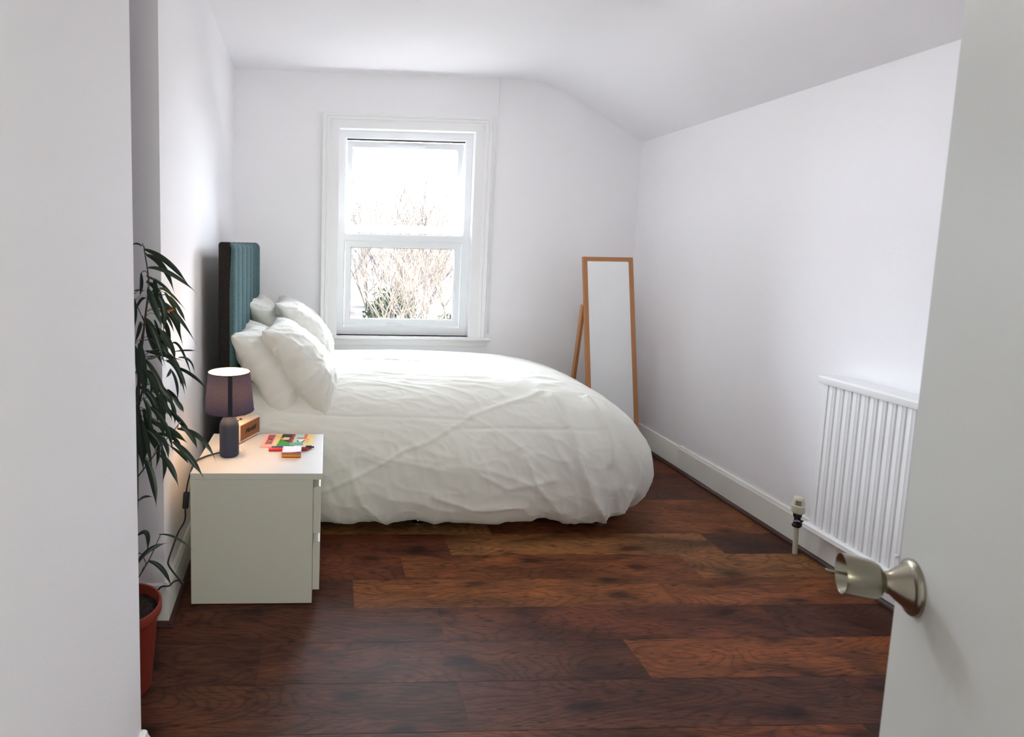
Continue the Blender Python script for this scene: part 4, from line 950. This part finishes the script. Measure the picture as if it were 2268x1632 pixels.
STEMS = [[[-0.5631,1.82,1.4335],[-0.5519,1.82,1.3576],[-0.55,1.82,1.3019],[-0.5608,1.82,1.2176],[-0.5765,1.82,1.0896],[-0.5887,1.82,0.931]],[[-0.55,1.82,1.3019],[-0.5283,1.82,1.2743]],[[-0.6017,1.82,0.5606],[-0.5938,1.82,0.7846],[-0.5868,1.82,0.9601],[-0.5791,1.82,1.1039],[-0.5639,1.82,1.1893]],[[-0.6088,1.82,0.5607],[-0.5969,1.82,0.8581],[-0.5725,1.82,0.9891]],[[-0.5909,1.82,0.7031],[-0.5419,1.82,0.77],[-0.4917,1.82,0.8366],[-0.456,1.82,0.8809]],[[-0.6009,1.82,1.2871],[-0.5837,1.82,1.2454],[-0.5612,1.82,1.1893]],[[-0.5968,1.82,1.0321],[-0.5682,1.82,1.0897]],[[-0.6051,1.82,0.3468],[-0.5608,1.82,0.4235],[-0.5238,1.82,0.5074]],[[-0.6325,1.82,0.4239],[-0.5892,1.82,0.4466],[-0.5682,1.82,0.4082]]]
bm = bmesh.new(); base = (-.640, 1.80, .25)
tube(bm, [base, (-.628, 1.80, .42)] + [tuple(p_) for p_ in STEMS[2]], .0085, .003, n=8)
tube(bm, [(-.652, 1.81, .25), (-.640, 1.81, .42)] + [tuple(p_) for p_ in STEMS[3]], .0070, .003, n=8)
tube(bm, [(-.648, 1.79, .25), (-.63, 1.79, .5), (-.606, 1.80, .75)] + [tuple(p_) for p_ in STEMS[0][::-1]], .0065, .0016, n=8)
for s_ in (STEMS[1], STEMS[4], STEMS[5], STEMS[6], STEMS[7], STEMS[8]): tube(bm, [tuple(p_) for p_ in s_], .0022, .0012, n=6)
tube(bm, [(-.635, 1.8, .28), tuple(STEMS[7][0])], .0028, .002, n=6); tube(bm, [(-.645, 1.8, .28), tuple(STEMS[8][0])], .0026, .002, n=6)
obj('stem', bm, M_stem, pl, smooth=True)
stem_pts = [Vector(p_) for s_ in STEMS for p_ in spline(s_, 8)]
for L_ in LEAVES:
    P0, P1, P2_ = Vector(L_[0:3]), Vector(L_[3:6]), Vector(L_[6:9]); W = L_[9] * .5; ci = L_[10]
    near = min(stem_pts, key=lambda q: (q - P0).length)
    bm = bmesh.new(); NS = 18
    C_ = [P0 * (1 - t) ** 2 + (2 * P1 - .5 * P0 - .5 * P2_) * 2 * t * (1 - t) + P2_ * t ** 2 for t in [i / NS for i in range(NS + 1)]]
    rows = []; tw = random.uniform(-.5, .5)
    for i, c in enumerate(C_):
        t = i / NS; T = (C_[min(i + 1, NS)] - C_[max(i - 1, 0)]).normalized()
        viewish = (Vector((.15 * math.sin(tw * 5), -1, .25)) + Vector((tw, 0, 0))).normalized()
        S = T.cross(viewish).normalized(); Nn_ = S.cross(T)
        wv = W * (math.sin(PI * min(1, t * .92 + .06)) ** .62) * (1 - t ** 6) * (1.0 if t < .99 else .1)
        if t > .72: wv *= max(.04, 1 - ((t - .72) / .28) ** 1.3 * .94)
        fold = .35 * wv
        rows.append([bm.verts.new(c - S * wv + Nn_ * fold * .0 - Nn_ * fold), bm.verts.new(c - S * wv * .5 - Nn_ * fold * .42), bm.verts.new(c), bm.verts.new(c + S * wv * .5 - Nn_ * fold * .42), bm.verts.new(c + S * wv - Nn_ * fold)])
    for A, B in zip(rows, rows[1:]):
        for i in range(4): bm.faces.new((A[i], A[i + 1], B[i + 1], B[i]))
    if (near - P0).length < .10: tube(bm, [tuple(near), tuple((near + P0) / 2 + Vector((0, 0, .008))), tuple(P0)], .0014, .0012, n=5, k=4)
    lf = obj('leaf', bm, [M_leaf, M_leafy, M_leafo][ci], pl, smooth=True, label=[None, 'withered orange leaf', 'olive yellow leaf'][ci])

# ================================================================== GARDEN
M_ground = mat('leaf_litter_ground', (.034, .030, .031), .95, spec=0.0, bump=(8, .5, 4), vary=(3, .8))
M_bark = mat('pale_bark', (.060, .050, .042), .9, spec=0.0, vary=(5, .4))
M_bark2 = mat('grey_bark', (.034, .030, .030), .9, spec=0.0, vary=(5, .4))
M_ever = mat('evergreen_leaf', (.012, .018, .010), .9, spec=0.0, vary=(5, .5))
bm = bmesh.new(); nx, ny = 50, 40; G = []
for i in range(nx + 1):
    row_ = []
    for j in range(ny + 1):
        x_ = -8 + 20 * i / nx; y_ = 4.7 + 22 * j / ny
        z_ = -.25 + max(0, y_ - 7) * .105 + .22 * noise.noise(Vector((x_ * .5, y_ * .5, 0))) * min(1, (y_ - 4.7) / 2)
        if y_ > 17: z_ += (y_ - 17) * .02
        row_.append(bm.verts.new((x_, y_, z_)))
    G.append(row_)
for i in range(nx):
    for j in range(ny): bm.faces.new((G[i][j], G[i + 1][j], G[i + 1][j + 1], G[i][j + 1]))
bm2 = bmesh.new(); box(bm2, -4, 6, YW + .24, 6.9, -.3, -.10, .01, 1)  # unseen pale slab added to bounce sunlight up to the bedroom ceiling
tag(obj('bounce_ground', bm2, mat('pale_bounce_paving', (.62, .60, .56), .9, vary=(2, .1))), 'unseen pale ground added below the window to bounce light inside', 'bounce_ground', kind='structure')
tag(obj('garden_ground', bm, M_ground, smooth=True), 'sunlit garden bank outside the window covered in dry leaves', 'ground', kind='structure')
def gz(x_, y_): return -.25 + max(0, y_ - 7) * .105 - .12
def branch(bm, p, d, L_, r, depth):
    n_ = 5; pts = [p]; dd2 = d.normalized()
    for i in range(n_):
        dd2 = (dd2 + Vector((random.gauss(0, .10), random.gauss(0, .10), random.gauss(.05, .07)))).normalized()
        pts.append(pts[-1] + dd2 * L_ / n_)
        if depth > 0 and i >= 1:
            for _ in range(1 if random.random() < .8 else 2):
                s_ = Vector((random.gauss(0, .55), random.gauss(0, .55), random.uniform(.1, .6)))
                branch(bm, pts[-1].copy(), (dd2 * .7 + s_).normalized(), L_ * random.uniform(.4, .72), r * .55, depth - 1)
    tube(bm, [tuple(q) for q in pts], r, r * .45, n=5 if depth > 0 else 3, smooth=False)
def shrub(x_, y_, h, nst, depth, mt, label, cat, group, tree=False):
    bm = bmesh.new(); z_ = gz(x_, y_)
    for k in range(nst):
        a = random.uniform(0, 2 * PI); sp = random.uniform(.15, .55)
        branch(bm, Vector((x_ + .12 * math.cos(a), y_ + .12 * math.sin(a), z_)), Vector((math.cos(a) * sp, math.sin(a) * sp, 1)), h * random.uniform(.8, 1.1), .016 * h / 2 * random.uniform(.7, 1.2), depth)
    o = obj('bare_tree' if tree else 'bare_shrub', bm, mt); tag(o, label, cat, group); return o
GS = 'leafless shrubs outside the window'
for (x_, y_, h, ns, mt, lb) in ((.55, 7.6, 1.7, 6, M_bark, 'leafless pale shrub outside, forking behind the left side of the lower pane'),
                                (1.45, 7.3, 1.6, 8, M_bark, 'leafless shrub of upright twigs outside, behind the right side of the lower pane'),
                                (1.0, 8.6, 1.8, 8, M_bark2, 'greyish leafless shrub outside, behind the middle of the window'),
                                (2.15, 8.9, 1.8, 8, M_bark, 'tall leafless shrub outside, seen at the right edge of both panes'),
                                (.15, 9.4, 1.8, 7, M_bark2, 'grey leafless shrub outside, at the left edge of the window and further off'),
                                (1.7, 10.4, 1.8, 8, M_bark2, 'leafless shrub far outside, between the middle and right twigs'),
                                (.9, 11.2, 1.9, 8, M_bark, 'farthest leafless shrub outside, rising above the middle rail')):
    shrub(x_, y_, h, ns, 3, mt, lb, 'shrub', GS)
def bush(x_, y_, r, h, label):
    bm = bmesh.new()
    for k in range(1500):
        a = random.uniform(0, 2 * PI); ph = math.acos(random.uniform(-.2, 1)); rr = r * random.uniform(.6, 1)
        c = Vector((x_ + rr * math.sin(ph) * math.cos(a), y_ + rr * math.sin(ph) * math.sin(a), gz(x_, y_) + .1 + h * math.cos(ph) * rr / r))
        e = Euler((random.uniform(0, 6), random.uniform(0, 6), random.uniform(0, 6))).to_matrix(); l_ = random.uniform(.03, .06)
        q = [c + e @ Vector(v) * l_ for v in ((-1, 0, 0), (0, .35, .1), (1, 0, 0), (0, -.35, .1))]
        bm.faces.new([bm.verts.new(v) for v in q])
    tube(bm, [(x_, y_, gz(x_, y_)), (x_, y_, gz(x_, y_) + h * .6)], .03, .01, n=6)
    tag(obj('evergreen_bush', bm, M_ever), label, 'bush', 'green bushes outside the window')
bush(1.95, 8.2, .55, .75, 'dark evergreen bush outside, in the lower right corner of the lower pane')
bush(1.05, 9.6, .5, .8, 'green bush outside, low behind the middle of the lower pane')
bush(-.1, 8.4, .5, .7, 'evergreen bush outside, at the lower left of the lower pane')
